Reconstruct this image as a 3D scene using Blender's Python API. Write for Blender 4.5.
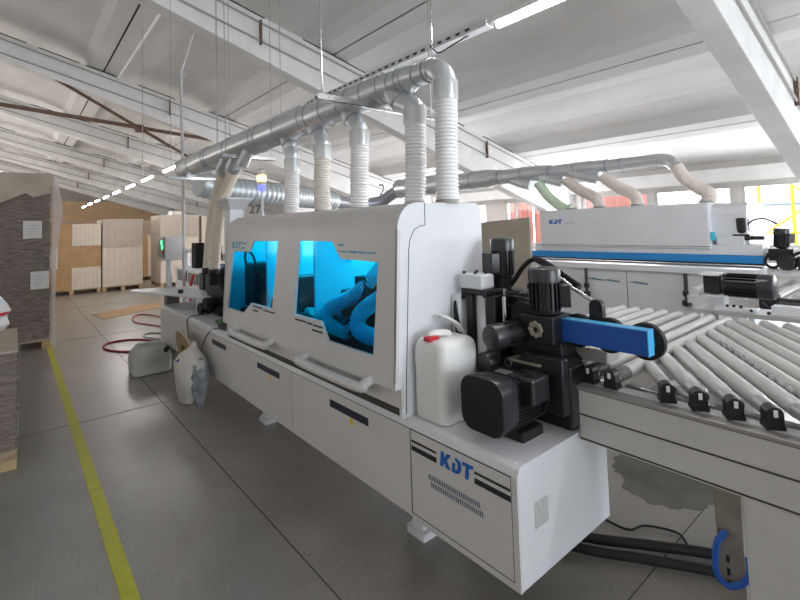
import bpy, bmesh, math, random
from mathutils import Matrix, Vector
from mathutils.geometry import tessellate_polygon
PI = math.pi
random.seed(7)
S = bpy.context.scene
for o in list(bpy.data.objects): bpy.data.objects.remove(o)
COL = S.collection

# ------------------------------------------------------------ camera
cam_d = bpy.data.cameras.new('camera'); cam = bpy.data.objects.new('camera', cam_d); COL.objects.link(cam)
cam_d.sensor_width = 36.0; cam_d.sensor_fit = 'HORIZONTAL'
cam_d.lens = 461.8 * 36 / 800
cam_d.shift_x = 0.0; cam_d.shift_y = -98 / 800
cam_d.clip_start = 0.02; cam_d.clip_end = 300
cam.matrix_world = Matrix.Translation((0, 0, 1.65)) @ Matrix.Rotation(.874, 4, 'Z') @ Matrix.Rotation(1.622, 4, 'X') @ Matrix.Rotation(-.031, 4, 'Z')
S.camera = cam
S.view_settings.view_transform = 'Standard'; S.view_settings.look = 'None'
S.view_settings.gamma = 1.0; S.view_settings.use_curve_mapping = False
S.view_settings.exposure = 0.5

# ------------------------------------------------------------ world and large lights
W = bpy.data.worlds.new('daylight'); S.world = W; W.use_nodes = True
bg = W.node_tree.nodes['Background']; bg.inputs[0].default_value = (.86, .93, 1, 1); bg.inputs[1].default_value = 3.4
def area(name, loc, rot, sx, sy, power, col=(1, 1, 1)):
    d = bpy.data.lights.new(name, 'AREA'); d.shape = 'RECTANGLE'; d.size = sx; d.size_y = sy; d.energy = power; d.color = col
    o = bpy.data.objects.new(name, d); COL.objects.link(o); o.location = loc; o.rotation_euler = rot; return o
# daylight through the long window band; added unseen fills at hall end and left
area('window_daylight', (2.0, 12.9, 1.75), (-PI/2, 0, 0), 11, 1.3, 330, (.93, .96, 1))
area('window_daylight', (-11.0, 12.9, 1.75), (-PI/2, 0, 0), 12, 1.2, 560, (.97, .96, 1))
area('end_fill_light', (9.3, 3.2, 2.1), (0, PI/2, 0), 3.8, 6.4, 265, (.86, .92, 1))  # added unseen fill that brightens the machine end faces
area('left_fill_light', (-3.0, -6.6, 2.6), (PI/2, 0, 0), 22, 2.4, 75, (1, .97, .93))  # added fill for the machine fronts, that wall has no windows
area('left_fill_light', (-28.0, -6.6, 2.6), (PI/2, 0, 0), 22, 2.4, 700, (1, .96, .90))  # added fill for the far part of the hall

# ------------------------------------------------------------ materials
def new_mat(name):
    m = bpy.data.materials.new(name); m.use_nodes = True
    return m, m.node_tree, m.node_tree.nodes['Principled BSDF']
MATS = {}
def mat(name, col, rough=.5, metal=0, noise=0, scale=8, bump=0, bscale=60, coat=0, trans=0, emit=None, es=0, alpha=1, stretch=(1, 1, 1)):
    if name in MATS: return MATS[name]
    m, nt, b = new_mat(name)
    b.inputs['Base Color'].default_value = (*col, 1); b.inputs['Roughness'].default_value = rough; b.inputs['Metallic'].default_value = metal
    b.inputs['Coat Weight'].default_value = coat; b.inputs['Transmission Weight'].default_value = trans; b.inputs['Alpha'].default_value = alpha
    if emit: b.inputs['Emission Color'].default_value = (*emit, 1); b.inputs['Emission Strength'].default_value = es
    if noise or bump:
        tc = nt.nodes.new('ShaderNodeTexCoord'); mp = nt.nodes.new('ShaderNodeMapping'); nt.links.new(tc.outputs['Object'], mp.inputs[0])
        mp.inputs['Scale'].default_value = stretch
    if noise:
        n = nt.nodes.new('ShaderNodeTexNoise'); n.inputs['Scale'].default_value = scale; n.inputs['Detail'].default_value = 6
        nt.links.new(mp.outputs[0], n.inputs['Vector'])
        r = nt.nodes.new('ShaderNodeValToRGB'); r.color_ramp.elements[0].position = .3; r.color_ramp.elements[1].position = .7
        r.color_ramp.elements[0].color = (*[max(0, c * (1 - noise)) for c in col], 1); r.color_ramp.elements[1].color = (*[min(1, c * (1 + noise * .6)) for c in col], 1)
        nt.links.new(n.outputs[0], r.inputs[0]); nt.links.new(r.outputs[0], b.inputs['Base Color'])
    if bump:
        n2 = nt.nodes.new('ShaderNodeTexNoise'); n2.inputs['Scale'].default_value = bscale; nt.links.new(mp.outputs[0], n2.inputs['Vector'])
        bp = nt.nodes.new('ShaderNodeBump'); bp.inputs['Strength'].default_value = bump; bp.inputs['Distance'].default_value = .01
        nt.links.new(n2.outputs[0], bp.inputs['Height']); nt.links.new(bp.outputs[0], b.inputs['Normal'])
    MATS[name] = m; return m
def glassy(name, col, gloss=.06, rough=.05, fac_alpha=None):
    m = bpy.data.materials.new(name); m.use_nodes = True; nt = m.node_tree; nt.nodes.clear()
    out = nt.nodes.new('ShaderNodeOutputMaterial'); t = nt.nodes.new('ShaderNodeBsdfTransparent'); t.inputs[0].default_value = (*col, 1)
    g = nt.nodes.new('ShaderNodeBsdfGlossy'); g.inputs['Roughness'].default_value = rough
    x = nt.nodes.new('ShaderNodeMixShader'); x.inputs[0].default_value = gloss
    nt.links.new(t.outputs[0], x.inputs[1]); nt.links.new(g.outputs[0], x.inputs[2]); nt.links.new(x.outputs[0], out.inputs[0])
    MATS[name] = m; return m

PAINT = mat('white_paint_shaded', (.66, .645, .635), .38, noise=.05, scale=3)  # the white paint with the shade of machine fronts put into its colour
PAINTW = mat('white_paint', (.72, .735, .76), .35, noise=.04, scale=4)
TABLE = mat('steel_table', (.55, .56, .57), .3, .5, noise=.12, scale=12)
RAIL = mat('grey_rail', (.60, .585, .565), .5, noise=.05)
GROOVE = mat('dark_groove', (.06, .055, .05), .7)
STRIPE = mat('black_stripe', (.012, .012, .018), .5)
NAVY = mat('navy_slot', (.022, .02, .045), .5)
KBLUE = mat('logo_blue', (.01, .13, .52), .4)
KLIGHT = mat('pale_blue_print', (.10, .38, .62), .5)
BLUE = mat('blue_enamel', (.012, .09, .42), .38)
LBLUE = mat('light_blue_tape', (.07, .42, .78), .4)
CYANB = mat('blue_band', (.02, .25, .62), .35)
BLACK = mat('black_metal', (.008, .008, .010), .45)
BLACK2 = mat('black_rubber', (.004, .004, .005), .7)
MOTOR = mat('motor_grey', (.016, .017, .020), .36, noise=.1, scale=9)
MOTORTOP = mat('motor_cover_grey', (.026, .027, .031), .32)
STEEL = mat('bright_steel', (.62, .62, .63), .22, 1)
GALV = mat('galvanised', (.66, .69, .72), .34, .62, noise=.14, scale=5, stretch=(.6, 3, 3))
GALVR = mat('galvanised_ring', (.36, .38, .42), .4, .6)
ROLL = mat('roller_plastic', (.56, .56, .545), .42, noise=.05, scale=6)
ROLLSTEEL = mat('roller_zinc', (.50, .52, .53), .28, .8)
SLEEVE = mat('roller_sleeve', (.10, .10, .095), .5)
HOSE = mat('white_hose', (.88, .88, .88), .45)
HOSEB = mat('beige_hose', (.84, .77, .66), .5)
HOSEP = mat('pink_beige_hose', (.74, .66, .60), .5)
HOSEG = mat('green_hose', (.62, .76, .58), .5)
JUG = mat('jug_plastic', (.80, .80, .78), .35, noise=.02)
JUG2 = mat('old_jug_plastic', (.50, .51, .46), .45, noise=.12, scale=8)
RED = mat('red_plastic', (.55, .02, .03), .4)
REDH = mat('red_rubber', (.30, .02, .03), .5)
BLUEH = mat('blue_rubber', (.02, .12, .50), .4)
CONC = mat('white_concrete', (.82, .815, .805), .85, noise=.08, scale=2.5, bump=.3, bscale=14)
CONCS = mat('slab_concrete', (.76, .76, .755), .88, noise=.10, scale=1.6, bump=.25, bscale=10, stretch=(.3, 1, 1))
RUST = mat('dark_joint', (.06, .045, .035), .9, noise=.5, scale=6)
WALLB = mat('wall_beige', (.66, .46, .29), .8, noise=.12, scale=1.2)
WALLG = mat('wall_grey', (.40, .36, .33), .85, noise=.15, scale=1.2)
WALLW = mat('wall_white', (.62, .60, .57), .85, noise=.08, scale=1.2)
CARD = mat('cardboard', (.42, .25, .12), .75, noise=.12, scale=5)
CARDL = mat('pale_board', (.64, .55, .44), .7, noise=.08, scale=5)
CARDW = mat('wrapped_board', (.185, .125, .078), .45, noise=.78, scale=6, stretch=(1.5, 1.5, 9))
CARDT = mat('beige_sheet', (.42, .36, .28), .55, noise=.15, scale=4)
EDGE = mat('board_edges', (.22, .15, .10), .6, noise=.6, scale=9, stretch=(1, 1, 22))
WOOD = mat('pallet_wood', (.45, .32, .16), .7, noise=.2, scale=7, stretch=(1, .3, 1))
REELC = mat('reel_board', (.40, .30, .16), .7, noise=.1)
CHIP = mat('chipboard', (.36, .32, .26), .75, noise=.10, scale=7)
PAPER = mat('label_paper', (.62, .60, .57), .7)
INK = mat('ink', (.10, .10, .11), .8)
YEL = mat('yellow_tape', (.50, .48, .035), .5, noise=.12, scale=14)
YMETAL = mat('yellow_steel', (.85, .60, .04), .45)
ORANGE = mat('orange_sheet', (.95, .42, .34), .6)
BROWN = mat('rusty_pipe', (.16, .095, .065), .7, noise=.3)
PIPE = mat('grey_pipe', (.42, .41, .39), .6)
WHITEP = mat('white_plastic', (.72, .72, .70), .4)
BAG = mat('sack_white', (.70, .67, .62), .6, noise=.1, scale=9, bump=.5, bscale=22)
INKB = mat('blue_ink', (.02, .05, .25), .6)
SCREEN = mat('dark_screen', (.05, .055, .06), .2)
GREENL = mat('green_indicator', (.02, .5, .1), .4, emit=(.05, 1, .25), es=2.2)
AMBER = mat('amber_beacon', (.9, .45, .1), .4, emit=(1, .50, .16), es=4)
BLUEL = mat('blue_beacon', (.05, .05, .8), .4, emit=(.1, .12, 1), es=2)
TUBE = mat('lamp_tube', (1, 1, 1), .4, emit=(1, .97, .96), es=66)
HFILL = mat('hood_fill_glow', (1, 1, 1), .4, emit=(.95, 1, 1), es=36)  # glow of the strip added inside the hood
CYANE = mat('cyan_tab', (.05, .62, .80), .4)
SMEAR = mat('teal_smear', (.16, .26, .28), .6)
BLUEGLASS = glassy('blue_acrylic', (.01, .72, .96), .03, .06)
PANE = glassy('window_pane', (.95, .97, 1), .03, .02)
FILM = glassy('stretch_film', (.94, .92, .91), .20, .26)
def crinkle(m):
    nt = m.node_tree; tc = nt.nodes.new('ShaderNodeTexCoord'); mp = nt.nodes.new('ShaderNodeMapping'); mp.inputs['Scale'].default_value = (2, 2, 11)
    n = nt.nodes.new('ShaderNodeTexNoise'); n.inputs['Scale'].default_value = 3; n.inputs['Detail'].default_value = 5; b = nt.nodes.new('ShaderNodeBump'); b.inputs['Distance'].default_value = .12; b.inputs['Strength'].default_value = .9
    nt.links.new(tc.outputs['Object'], mp.inputs[0]); nt.links.new(mp.outputs[0], n.inputs['Vector']); nt.links.new(n.outputs[0], b.inputs['Height'])
    for g in nt.nodes:
        if g.type == 'BSDF_GLOSSY': nt.links.new(b.outputs[0], g.inputs['Normal'])
crinkle(FILM)

def floor_material():
    m, nt, b = new_mat('concrete_floor'); N = nt.nodes.new; L = nt.links.new
    tc = N('ShaderNodeTexCoord')
    n1 = N('ShaderNodeTexNoise'); n1.inputs['Scale'].default_value = .9; n1.inputs['Detail'].default_value = 9; n1.inputs['Roughness'].default_value = .62
    n2 = N('ShaderNodeTexNoise'); n2.inputs['Scale'].default_value = 60; n2.inputs['Detail'].default_value = 4
    L(tc.outputs['Object'], n1.inputs[0]); L(tc.outputs['Object'], n2.inputs[0])
    r = N('ShaderNodeValToRGB'); r.color_ramp.elements[0].position = .32; r.color_ramp.elements[1].position = .68
    r.color_ramp.elements[0].color = (.19, .170, .146, 1); r.color_ramp.elements[1].color = (.33, .302, .265, 1); L(n1.outputs[0], r.inputs[0])
    r2 = N('ShaderNodeValToRGB'); r2.color_ramp.elements[0].position = .35; r2.color_ramp.elements[1].position = .65
    r2.color_ramp.elements[0].color = (.78, .78, .78, 1); r2.color_ramp.elements[1].color = (1, 1, 1, 1); L(n2.outputs[0], r2.inputs[0])
    x = N('ShaderNodeMixRGB'); x.blend_type = 'MULTIPLY'; x.inputs[0].default_value = 1; L(r.outputs[0], x.inputs[1]); L(r2.outputs[0], x.inputs[2])
    L(x.outputs[0], b.inputs['Base Color'])
    mr = N('ShaderNodeMapRange'); mr.inputs['To Min'].default_value = .22; mr.inputs['To Max'].default_value = .46; L(n1.outputs[0], mr.inputs[0]); L(mr.outputs[0], b.inputs['Roughness'])
    bp = N('ShaderNodeBump'); bp.inputs['Strength'].default_value = .12; bp.inputs['Distance'].default_value = .01; L(n2.outputs[0], bp.inputs['Height']); L(bp.outputs[0], b.inputs['Normal'])
    b.inputs['Coat Weight'].default_value = .7; b.inputs['Coat Roughness'].default_value = .33
    return m
FLOOR = floor_material()

# ------------------------------------------------------------ mesh builder
def frame(d):
    d = Vector(d).normalized(); a = Vector((0, 0, 1)) if abs(d.z) < .95 else Vector((1, 0, 0))
    u = d.cross(a).normalized(); return u, d.cross(u).normalized(), d
class MB:
    def __init__(s): s.v = []; s.f = []; s.sm = []
    def add(s, vs, fs, smooth=False, M=None):
        k = len(s.v); s.v += [tuple(M @ Vector(v)) if M else tuple(v) for v in vs]
        s.f += [[i + k for i in f] for f in fs]; s.sm += [smooth] * len(fs); return s
    def box(s, x0, x1, y0, y1, z0, z1, M=None):
        vs = [(x, y, z) for x in (x0, x1) for y in (y0, y1) for z in (z0, z1)]
        return s.add(vs, [[0, 1, 3, 2], [4, 6, 7, 5], [0, 4, 5, 1], [2, 3, 7, 6], [0, 2, 6, 4], [1, 5, 7, 3]], False, M)
    def loft(s, rings, caps=True, smooth=True, closed=False):
        n = len(rings[0]); vs = [p for r in rings for p in r]; fs = []
        R = len(rings)
        for i in range(R if closed else R - 1):
            for j in range(n):
                a = i * n + j; b = i * n + (j + 1) % n; c = ((i + 1) % R) * n
                fs.append([a, b, c + (j + 1) % n, c + j])
        s.add(vs, fs, smooth)
        if caps and not closed:
            s.add(rings[0], [list(range(n))[::-1]]); s.add(rings[-1], [list(range(n))])
        return s
    def cyl(s, p0, p1, r0, r1=None, n=20, caps=True):
        r1 = r0 if r1 is None else r1; u, w, d = frame(Vector(p1) - Vector(p0))
        rg = [[tuple(Vector(p) + (u * math.cos(2*PI*j/n) + w * math.sin(2*PI*j/n)) * r) for j in range(n)] for p, r in ((p0, r0), (p1, r1))]
        return s.loft(rg, caps)
    def lathe(s, p, d, prof, n=24, caps=True):     # prof: (distance along d, radius)
        u, w, d = frame(d); p = Vector(p)
        rg = [[tuple(p + d * h + (u * math.cos(2*PI*j/n) + w * math.sin(2*PI*j/n)) * r) for j in range(n)] for h, r in prof]
        return s.loft(rg, caps)
    def tube(s, pts, r, n=10, sub=0, ribs=None, caps=True):
        pts = [Vector(p) for p in pts]
        if sub: pts = smooth_path(pts, sub)
        if ribs:                                   # ribs = (pitch, depth)
            pitch, dep = ribs; L = [0]
            for a, b in zip(pts, pts[1:]): L.append(L[-1] + (b - a).length)
            m = max(4, int(L[-1] / pitch)); q = []; rad = []
            def at(t):
                for i in range(len(pts) - 1):
                    if L[i + 1] >= t: return pts[i].lerp(pts[i + 1], (t - L[i]) / max(1e-9, L[i + 1] - L[i]))
                return pts[-1]
            for i in range(m):
                for fr, k in ((0, 0), (.3, 0), (.5, 1), (.8, 1)): q.append(at(L[-1] * (i + fr) / m)); rad.append(r - dep * (1 - k))
            q.append(pts[-1]); rad.append(r - dep); pts = q
        else: rad = r if isinstance(r, (list, tuple)) else [r] * len(pts)
        if len(rad) != len(pts): rad = [rad[min(len(rad)-1, int(i * len(rad) / len(pts)))] for i in range(len(pts))]
        t0 = (pts[1] - pts[0]).normalized(); u, w, _ = frame(t0); rg = []
        for i, p in enumerate(pts):
            t = (pts[min(i + 1, len(pts) - 1)] - pts[max(i - 1, 0)]).normalized()
            u = (u - t * u.dot(t)).normalized(); w = t.cross(u)
            rg.append([tuple(p + (u * math.cos(2*PI*j/n) + w * math.sin(2*PI*j/n)) * rad[i]) for j in range(n)])
        return s.loft(rg, caps)
    def plate(s, loops, fn, t0, t1):               # loops: outline + holes in 2D, fn(a, b, t) -> 3D
        pts = [p for l in loops for p in l]; tri = tessellate_polygon([[Vector((a, b, 0)) for a, b in l] for l in loops])
        for t in (t0, t1): s.add([fn(a, b, t) for a, b in pts], [list(x) for x in tri])
        for l in loops:
            n = len(l); s.add([fn(a, b, t0) for a, b in l] + [fn(a, b, t1) for a, b in l], [[i, (i+1) % n, n + (i+1) % n, n + i] for i in range(n)])
        return s
    def torus(s, c, d, R, r, n=32, m=10):
        u, w, d = frame(d); c = Vector(c); rg = []
        for i in range(n):
            e = u * math.cos(2*PI*i/n) + w * math.sin(2*PI*i/n)
            rg.append([tuple(c + e * (R + r * math.cos(2*PI*j/m)) + d * r * math.sin(2*PI*j/m)) for j in range(m)])
        return s.loft(rg, False, True, True)
def smooth_path(P, k):
    P = [2 * P[0] - P[1]] + P + [2 * P[-1] - P[-2]]; out = []
    for i in range(1, len(P) - 2):
        a, b, c, d = P[i-1:i+3]
        for j in range(k):
            t = j / k; out.append(.5 * ((2*b) + (c - a)*t + (2*a - 5*b + 4*c - d)*t*t + (3*b - a - 3*c + d)*t**3))
    out.append(P[-2]); return out
XY = lambda a, b, t: (a, b, t)
XZ = lambda a, b, t: (a, t, b)
YZ = lambda a, b, t: (t, a, b)
def rrect(a0, a1, b0, b1, r, n=5):
    o = []
    for ca, cb, s0 in ((a1 - r, b1 - r, 0), (a0 + r, b1 - r, 1), (a0 + r, b0 + r, 2), (a1 - r, b0 + r, 3)):
        for i in range(n + 1):
            t = (s0 + i / n) * PI / 2; o.append((ca + r * math.cos(t), cb + r * math.sin(t)))
    return o

# ------------------------------------------------------------ object helpers
def obj(name, mb, m, parent=None, bevel=0, seg=2, label=None):
    me = bpy.data.meshes.new(name); me.from_pydata(mb.v, [], mb.f); me.validate(); me.update()
    bm = bmesh.new(); bm.from_mesh(me); bmesh.ops.remove_doubles(bm, verts=bm.verts, dist=1e-5)
    bmesh.ops.recalc_face_normals(bm, faces=bm.faces)
    bm.to_mesh(me); bm.free()
    if any(mb.sm):
        me.polygons.foreach_set('use_smooth', [True] * len(me.polygons))
        try: me.set_sharp_from_angle(angle=math.radians(38))
        except Exception: pass
    me.materials.append(m)
    o = bpy.data.objects.new(name, me); COL.objects.link(o)
    if parent is not None:
        o.parent = parent; root = parent
        o.matrix_parent_inverse = WM[parent.name].inverted(); WM[o.name] = Matrix()
    else: WM[o.name] = Matrix()
    if bevel:
        b = o.modifiers.new('bevel', 'BEVEL'); b.width = bevel; b.segments = seg; b.limit_method = 'ANGLE'; b.angle_limit = math.radians(35)
    if label: o['label'] = label
    return o
WM = {}
def thing(name, label, cat, loc=(0, 0, 0), group=None):
    o = bpy.data.objects.new(name, None); COL.objects.link(o); o.location = loc; o.empty_display_size = .1
    WM[o.name] = Matrix.Translation(loc); o['label'] = label; o['category'] = cat
    if group: o['group'] = group
    return o
def tag(o, label, cat, group=None):
    o['label'] = label; o['category'] = cat
    if group: o['group'] = group
    return o
def struct(name, mb, m, bevel=0):
    o = obj(name, mb, m, None, bevel); o['kind'] = 'structure'; return o
def copy_tree(o, parent=None):
    c = o.copy(); COL.objects.link(c)
    if parent is not None:
        c.parent = parent; c.matrix_parent_inverse = o.matrix_parent_inverse.copy()
    for ch in list(o.children): copy_tree(ch, c)
    return c
def text_mesh(body, size, M, ext=.001):
    cu = bpy.data.curves.new('t', 'FONT'); cu.body = body; cu.size = size; cu.extrude = ext
    t = bpy.data.objects.new('t', cu); COL.objects.link(t); dg = bpy.context.evaluated_depsgraph_get()
    me = bpy.data.meshes.new_from_object(t.evaluated_get(dg)); mb = MB()
    mb.add([M @ v.co for v in me.vertices], [list(p.vertices) for p in me.polygons])
    bpy.data.objects.remove(t); return mb

# ============================================================ THE SETTING
FX0, FX1, FY0, FY1 = -43.5, 10.0, -7.0, 13.2
struct('floor', MB().box(FX0, FX1, FY0, FY1, -.2, 0), FLOOR)
def roof_z(y): return 6.2 - .26 * y
# concrete slabs 3 m wide, 6 m long, with edge ribs, laid between the frames
beam_x = [-1.6 + 6 * k for k in (-6, -5, -4, -3, -2, -1, 0, 1)]
joints = [-7.3, -4.3, -1.3, 1.7, 4.7, 7.7, 10.7, 13.7]
slab_prof = [(.02, 0), (.30, 0), (.42, .17), (1.02, .26), (1.98, .26), (2.58, .17), (2.70, 0), (2.98, 0), (2.98, .4), (.02, .4)]
for bi, bx in enumerate([-43.6] + beam_x):
    x0, x1 = bx, bx + 6
    if x1 > 11: x1 = 10.4
    mb = MB()
    for j in joints[:-1]:
        def fn(a, b, t, j=j): return (t, j + a, roof_z(j + a) + b)
        mb.plate([slab_prof], fn, x0, x1)
    struct('ceiling', mb, CONCS)
    mb = MB()
    for j in joints[1:-1]:
        mb.box(x0, x1, j - .02, j + .02, roof_z(j) + .02, roof_z(j) + .3)
    struct('trim_1', mb, RUST)
struct('ceiling', MB().plate([[(-7.4, roof_z(-7.4) + .42), (13.8, roof_z(13.8) + .42), (13.8, roof_z(13.8) + .55), (-7.4, roof_z(-7.4) + .55)]], YZ, FX0, 10.4), CONC)
for bx in beam_x:
    mb = MB()
    prof = [(-7.2, roof_z(-7.2) - .02), (13.2, roof_z(13.2) - .02), (13.2, 0), (12.3, 0), (12.1, 1.7), (11.6, 2.02), (10.4, 2.35), (4.0, 4.34), (-.3, 5.68), (-7.2, 7.52)]
    mb.plate([prof], YZ, bx - .15, bx + .15)
    o = struct('roof_beam', mb, CONC, .012)
    mb = MB(); random.seed(int(bx * 10) + 900); y = -6.5
    while y < 11.5:
        L_ = random.uniform(.5, 1.6); z0_, z1_ = roof_z(y), roof_z(y + L_)
        mb.add([(bx + dx, yy, zz + dz) for dx in (.149, .156) for yy, zz in ((y, z0_), (y + L_, z1_)) for dz in (-.045, -.02)], [[0, 1, 3, 2], [4, 6, 7, 5], [0, 4, 5, 1], [2, 3, 7, 6], [0, 2, 6, 4], [1, 5, 7, 3]])
        y += L_ + random.uniform(.1, .9)
    obj('ragged_joint', mb, RUST, o)
    # upper flange and conduits clipped to the beam side
    mb = MB()
    for off in (.16, .30):
        pts = [(bx + .18, y, roof_z(y) - off - .18 * (off > .2)) for y in (-7, -2, 3, 8, 11.5)]
        mb.tube(pts, .018, 6)
    obj('conduit', mb, PIPE, o)
    mb = MB()
    for y in (-2.5, 3.2, 9.1): mb.box(bx + .14, bx + .21, y, y + .03, roof_z(y) - .55, roof_z(y) - .12)
    obj('conduit_clamp', mb, BROWN, o)
# walls
struct('wall_far', MB().plate([[(-7, 4.3), (6.9, 4.3), (-7, roof_z(-7))]], YZ, -43.7, -43.49), WALLG)
struct('wall_far', MB().plate([[(-7, 0), (13.2, 0), (13.2, 2.8), (7, 4.3), (-7, 4.3)]], YZ, -43.7, -43.5), WALLB)
struct('wall_left', MB().box(FX0, FX1, -7.2, -7, 0, roof_z(-7) + .1), WALLW)
# unseen end wall, opening cut for added light, behind the photographer's right shoulder
struct('wall_near', MB().plate([[(-7, 0), (-.1, 0), (-.1, 4.2), (6.6, 4.2), (6.6, 0), (13.2, 0), (13.2, 2.8), (-7, roof_z(-7))]], YZ, 9.6, 9.8), WALLW)
# right wall with window band
wins = [(-10.1, -8.55), (-7.2, -5.28), (-5.12, -3.38), (-3.18, -.2), (0.0, 3.0), (3.2, 6.2), (-16.5, -13.9), (-13.6, -10.9)]
loops = [[(FX0, 0), (FX1, 0), (FX1, 3.2), (FX0, 3.2)]] + [[(a, .9), (b, .9), (b, 2.36), (a, 2.36)] for a, b in wins]
struct('wall_right', MB().plate(loops, XZ, 13.2, 13.45), WALLW)
struct('trim_2', MB().box(FX0, FX1, 12.95, 13.2, 2.45, 2.78), CONC, .02)
for i, (a, b) in enumerate(wins):
    fr = MB().plate([[(a, .9), (b, .9), (b, 2.36), (a, 2.36)], [(a + .05, .95), (b - .05, .95), (b - .05, 2.31), (a + .05, 2.31)]], XZ, 13.24, 13.30)
    w = struct('window_%d' % (i + 1), fr, WALLW)
    obj('pane', MB().box(a + .05, b - .05, 13.26, 13.27, .95, 2.31), PANE, w)
# the yard outside
struct('ground', MB().box(-46, 16, 13.45, 30, -.25, -.05), mat('yard_ground', (.55, .53, .5), .9, noise=.1))
wl = obj('yard_wall', MB().box(-4.2, 9, 21, 21.2, 0, 2.2), mat('yard_wall_pale', (.75, .62, .55), .9)); tag(wl, 'pale low wall in the bright yard behind the yellow scaffold', 'wall')
sc = thing('scaffold', 'yellow steel scaffold seen through the window at the right edge', 'scaffold', (-3.0, 15.5, 0))
for x in (-3.35, -2.65, -1.35, .2): obj('post', MB().cyl((x, 15.5, -.05), (x, 15.5, 3.4), .045, n=10), YMETAL, sc)
for z in (1.15, 1.9, 2.5): obj('ledger', MB().cyl((-3.35, 15.5, z), (.2, 15.5, z), .03, n=8), YMETAL if z != 1.9 else mat('blue_steel', (.2, .3, .75), .5), sc)
for a, b in (((-3.2, 1.2), (-1.35, 2.6)), ((-2.9, 2.6), (-1.35, 1.3)), ((-1.35, 1.2), (.2, 2.6)), ((-1.3, 2.6), (0, 1.4))):
    obj('brace', MB().cyl((a[0], 15.55, a[1]), (b[0], 15.55, b[1]), .03, n=8), YMETAL, sc)
# orange sheets hanging outside the windows
for x0, x1, lab in ((-10.6, -9.65, 'leftmost orange sheet behind the far windows, left of a mullion'), (-9.55, -8.2, 'orange sheet behind the far window just left of the rear machine'), (-7.6, -5.45, 'orange sheet in the window between the hoses of the rear machine')):
    mb = MB(); n = 26
    for i in range(n):
        xa = x0 + (x1 - x0) * i / n; xb = x0 + (x1 - x0) * (i + 1) / n
        ya, yb = 14.2 + .04 * math.sin(i * 1.3), 14.2 + .04 * math.sin((i + 1) * 1.3)
        mb.add([(xa, ya, -.05), (xb, yb, -.05), (xb, yb, 2.7), (xa, ya, 2.7), (xa, ya + .02, -.05), (xb, yb + .02, -.05), (xb, yb + .02, 2.7), (xa, ya + .02, 2.7)], [[0, 1, 2, 3], [4, 7, 6, 5], [3, 2, 6, 7], [0, 4, 5, 1]], True)
    tag(obj('hanging_sheet', mb, ORANGE), lab, 'sheet')
for x in (-9.62, ): struct('trim_3', MB().box(x - .04, x + .04, 13.2, 13.3, .9, 2.36), WALLW)
# floor joints, yellow line
JM = mat('joint_filler', (.06, .058, .055), .8)
mb = MB().box(FX0, FX1, 1.125, 1.131, 0, .0015)
for x in (-1.0, -5.05, -9.1, -13.1, -17.1, -21.1): mb.box(x - .0025, x + .0025, FY0, FY1, 0, .0014)
mb.box(FX0, FX1, 5.2, 5.212, 0, .0015)
struct('trim_4', mb, JM)
tag(obj('floor_line', MB().box(-26, 1.5, .385, .455, 0, .003), YEL), 'long straight yellow line taped on the grey floor', 'floor marking')
# dark oil stain under the roller conveyor
random.seed(5)
st = [(-1.62, 3.35), (-1.58, 3.1), (-1.45, 3.0), (-1.38, 2.86), (-1.25, 2.84), (-1.12, 2.88), (-1.0, 3.02), (-.9, 3.2), (-.85, 3.6), (-1.1, 3.9), (-1.5, 3.8)]
st = [(a + (c - a) * k / 5 + random.uniform(-.018, .018), b + (d - b) * k / 5 + random.uniform(-.018, .018)) for (a, b), (c, d) in zip(st, st[1:] + st[:1]) for k in range(5)]
tag(obj('oil_stain', MB().plate([st], XY, .0, .0015), mat('oil_stain_dark', (.13, .12, .095), .6, noise=.3, scale=5)), 'dark ragged oil stain on the floor under the roller conveyor', 'stain')

# ------------------------------------------------------------ frame numbers painted on the beams
Mx = Matrix(((0, 0, 1, 0), (1, 0, 0, 0), (0, 1, 0, 0), (0, 0, 0, 1)))
o = obj('painted_number', text_mesh('2', .62, Matrix.Translation((-13.44, 10.25, 2.78)) @ Mx, .003), INK); tag(o, 'black number 2 painted on the roof frame right of the hoses', 'number')
o = obj('painted_number', text_mesh('27', .72, Matrix.Translation((-25.44, 10.15, 2.6)) @ Mx, .003), INK); tag(o, 'black number 27 painted on a distant roof frame beside the beacon', 'number')

# ------------------------------------------------------------ tie rods in the roof
t = thing('roof_brace', 'brown steel braces crossing under the roof at upper left', 'brace', (-13.5, -6, 4.9))
obj('horizontal_tie', MB().tube([(-13.5, -6, 5.1), (-13.5, -.3, 4.64), (-13.5, 1.2, 4.52), (-13.5, 4.3, 4.28)], .05, 8), BROWN, t)
obj('diagonal_brace', MB().cyl((-13.5, .1, 5.75), (-13.5, 3.9, 3.62), .04, n=8), BROWN, t)
obj('joint_plate', MB().box(-13.56, -13.48, 2.4, 2.6, 4.3, 4.5), BROWN, t)

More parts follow.
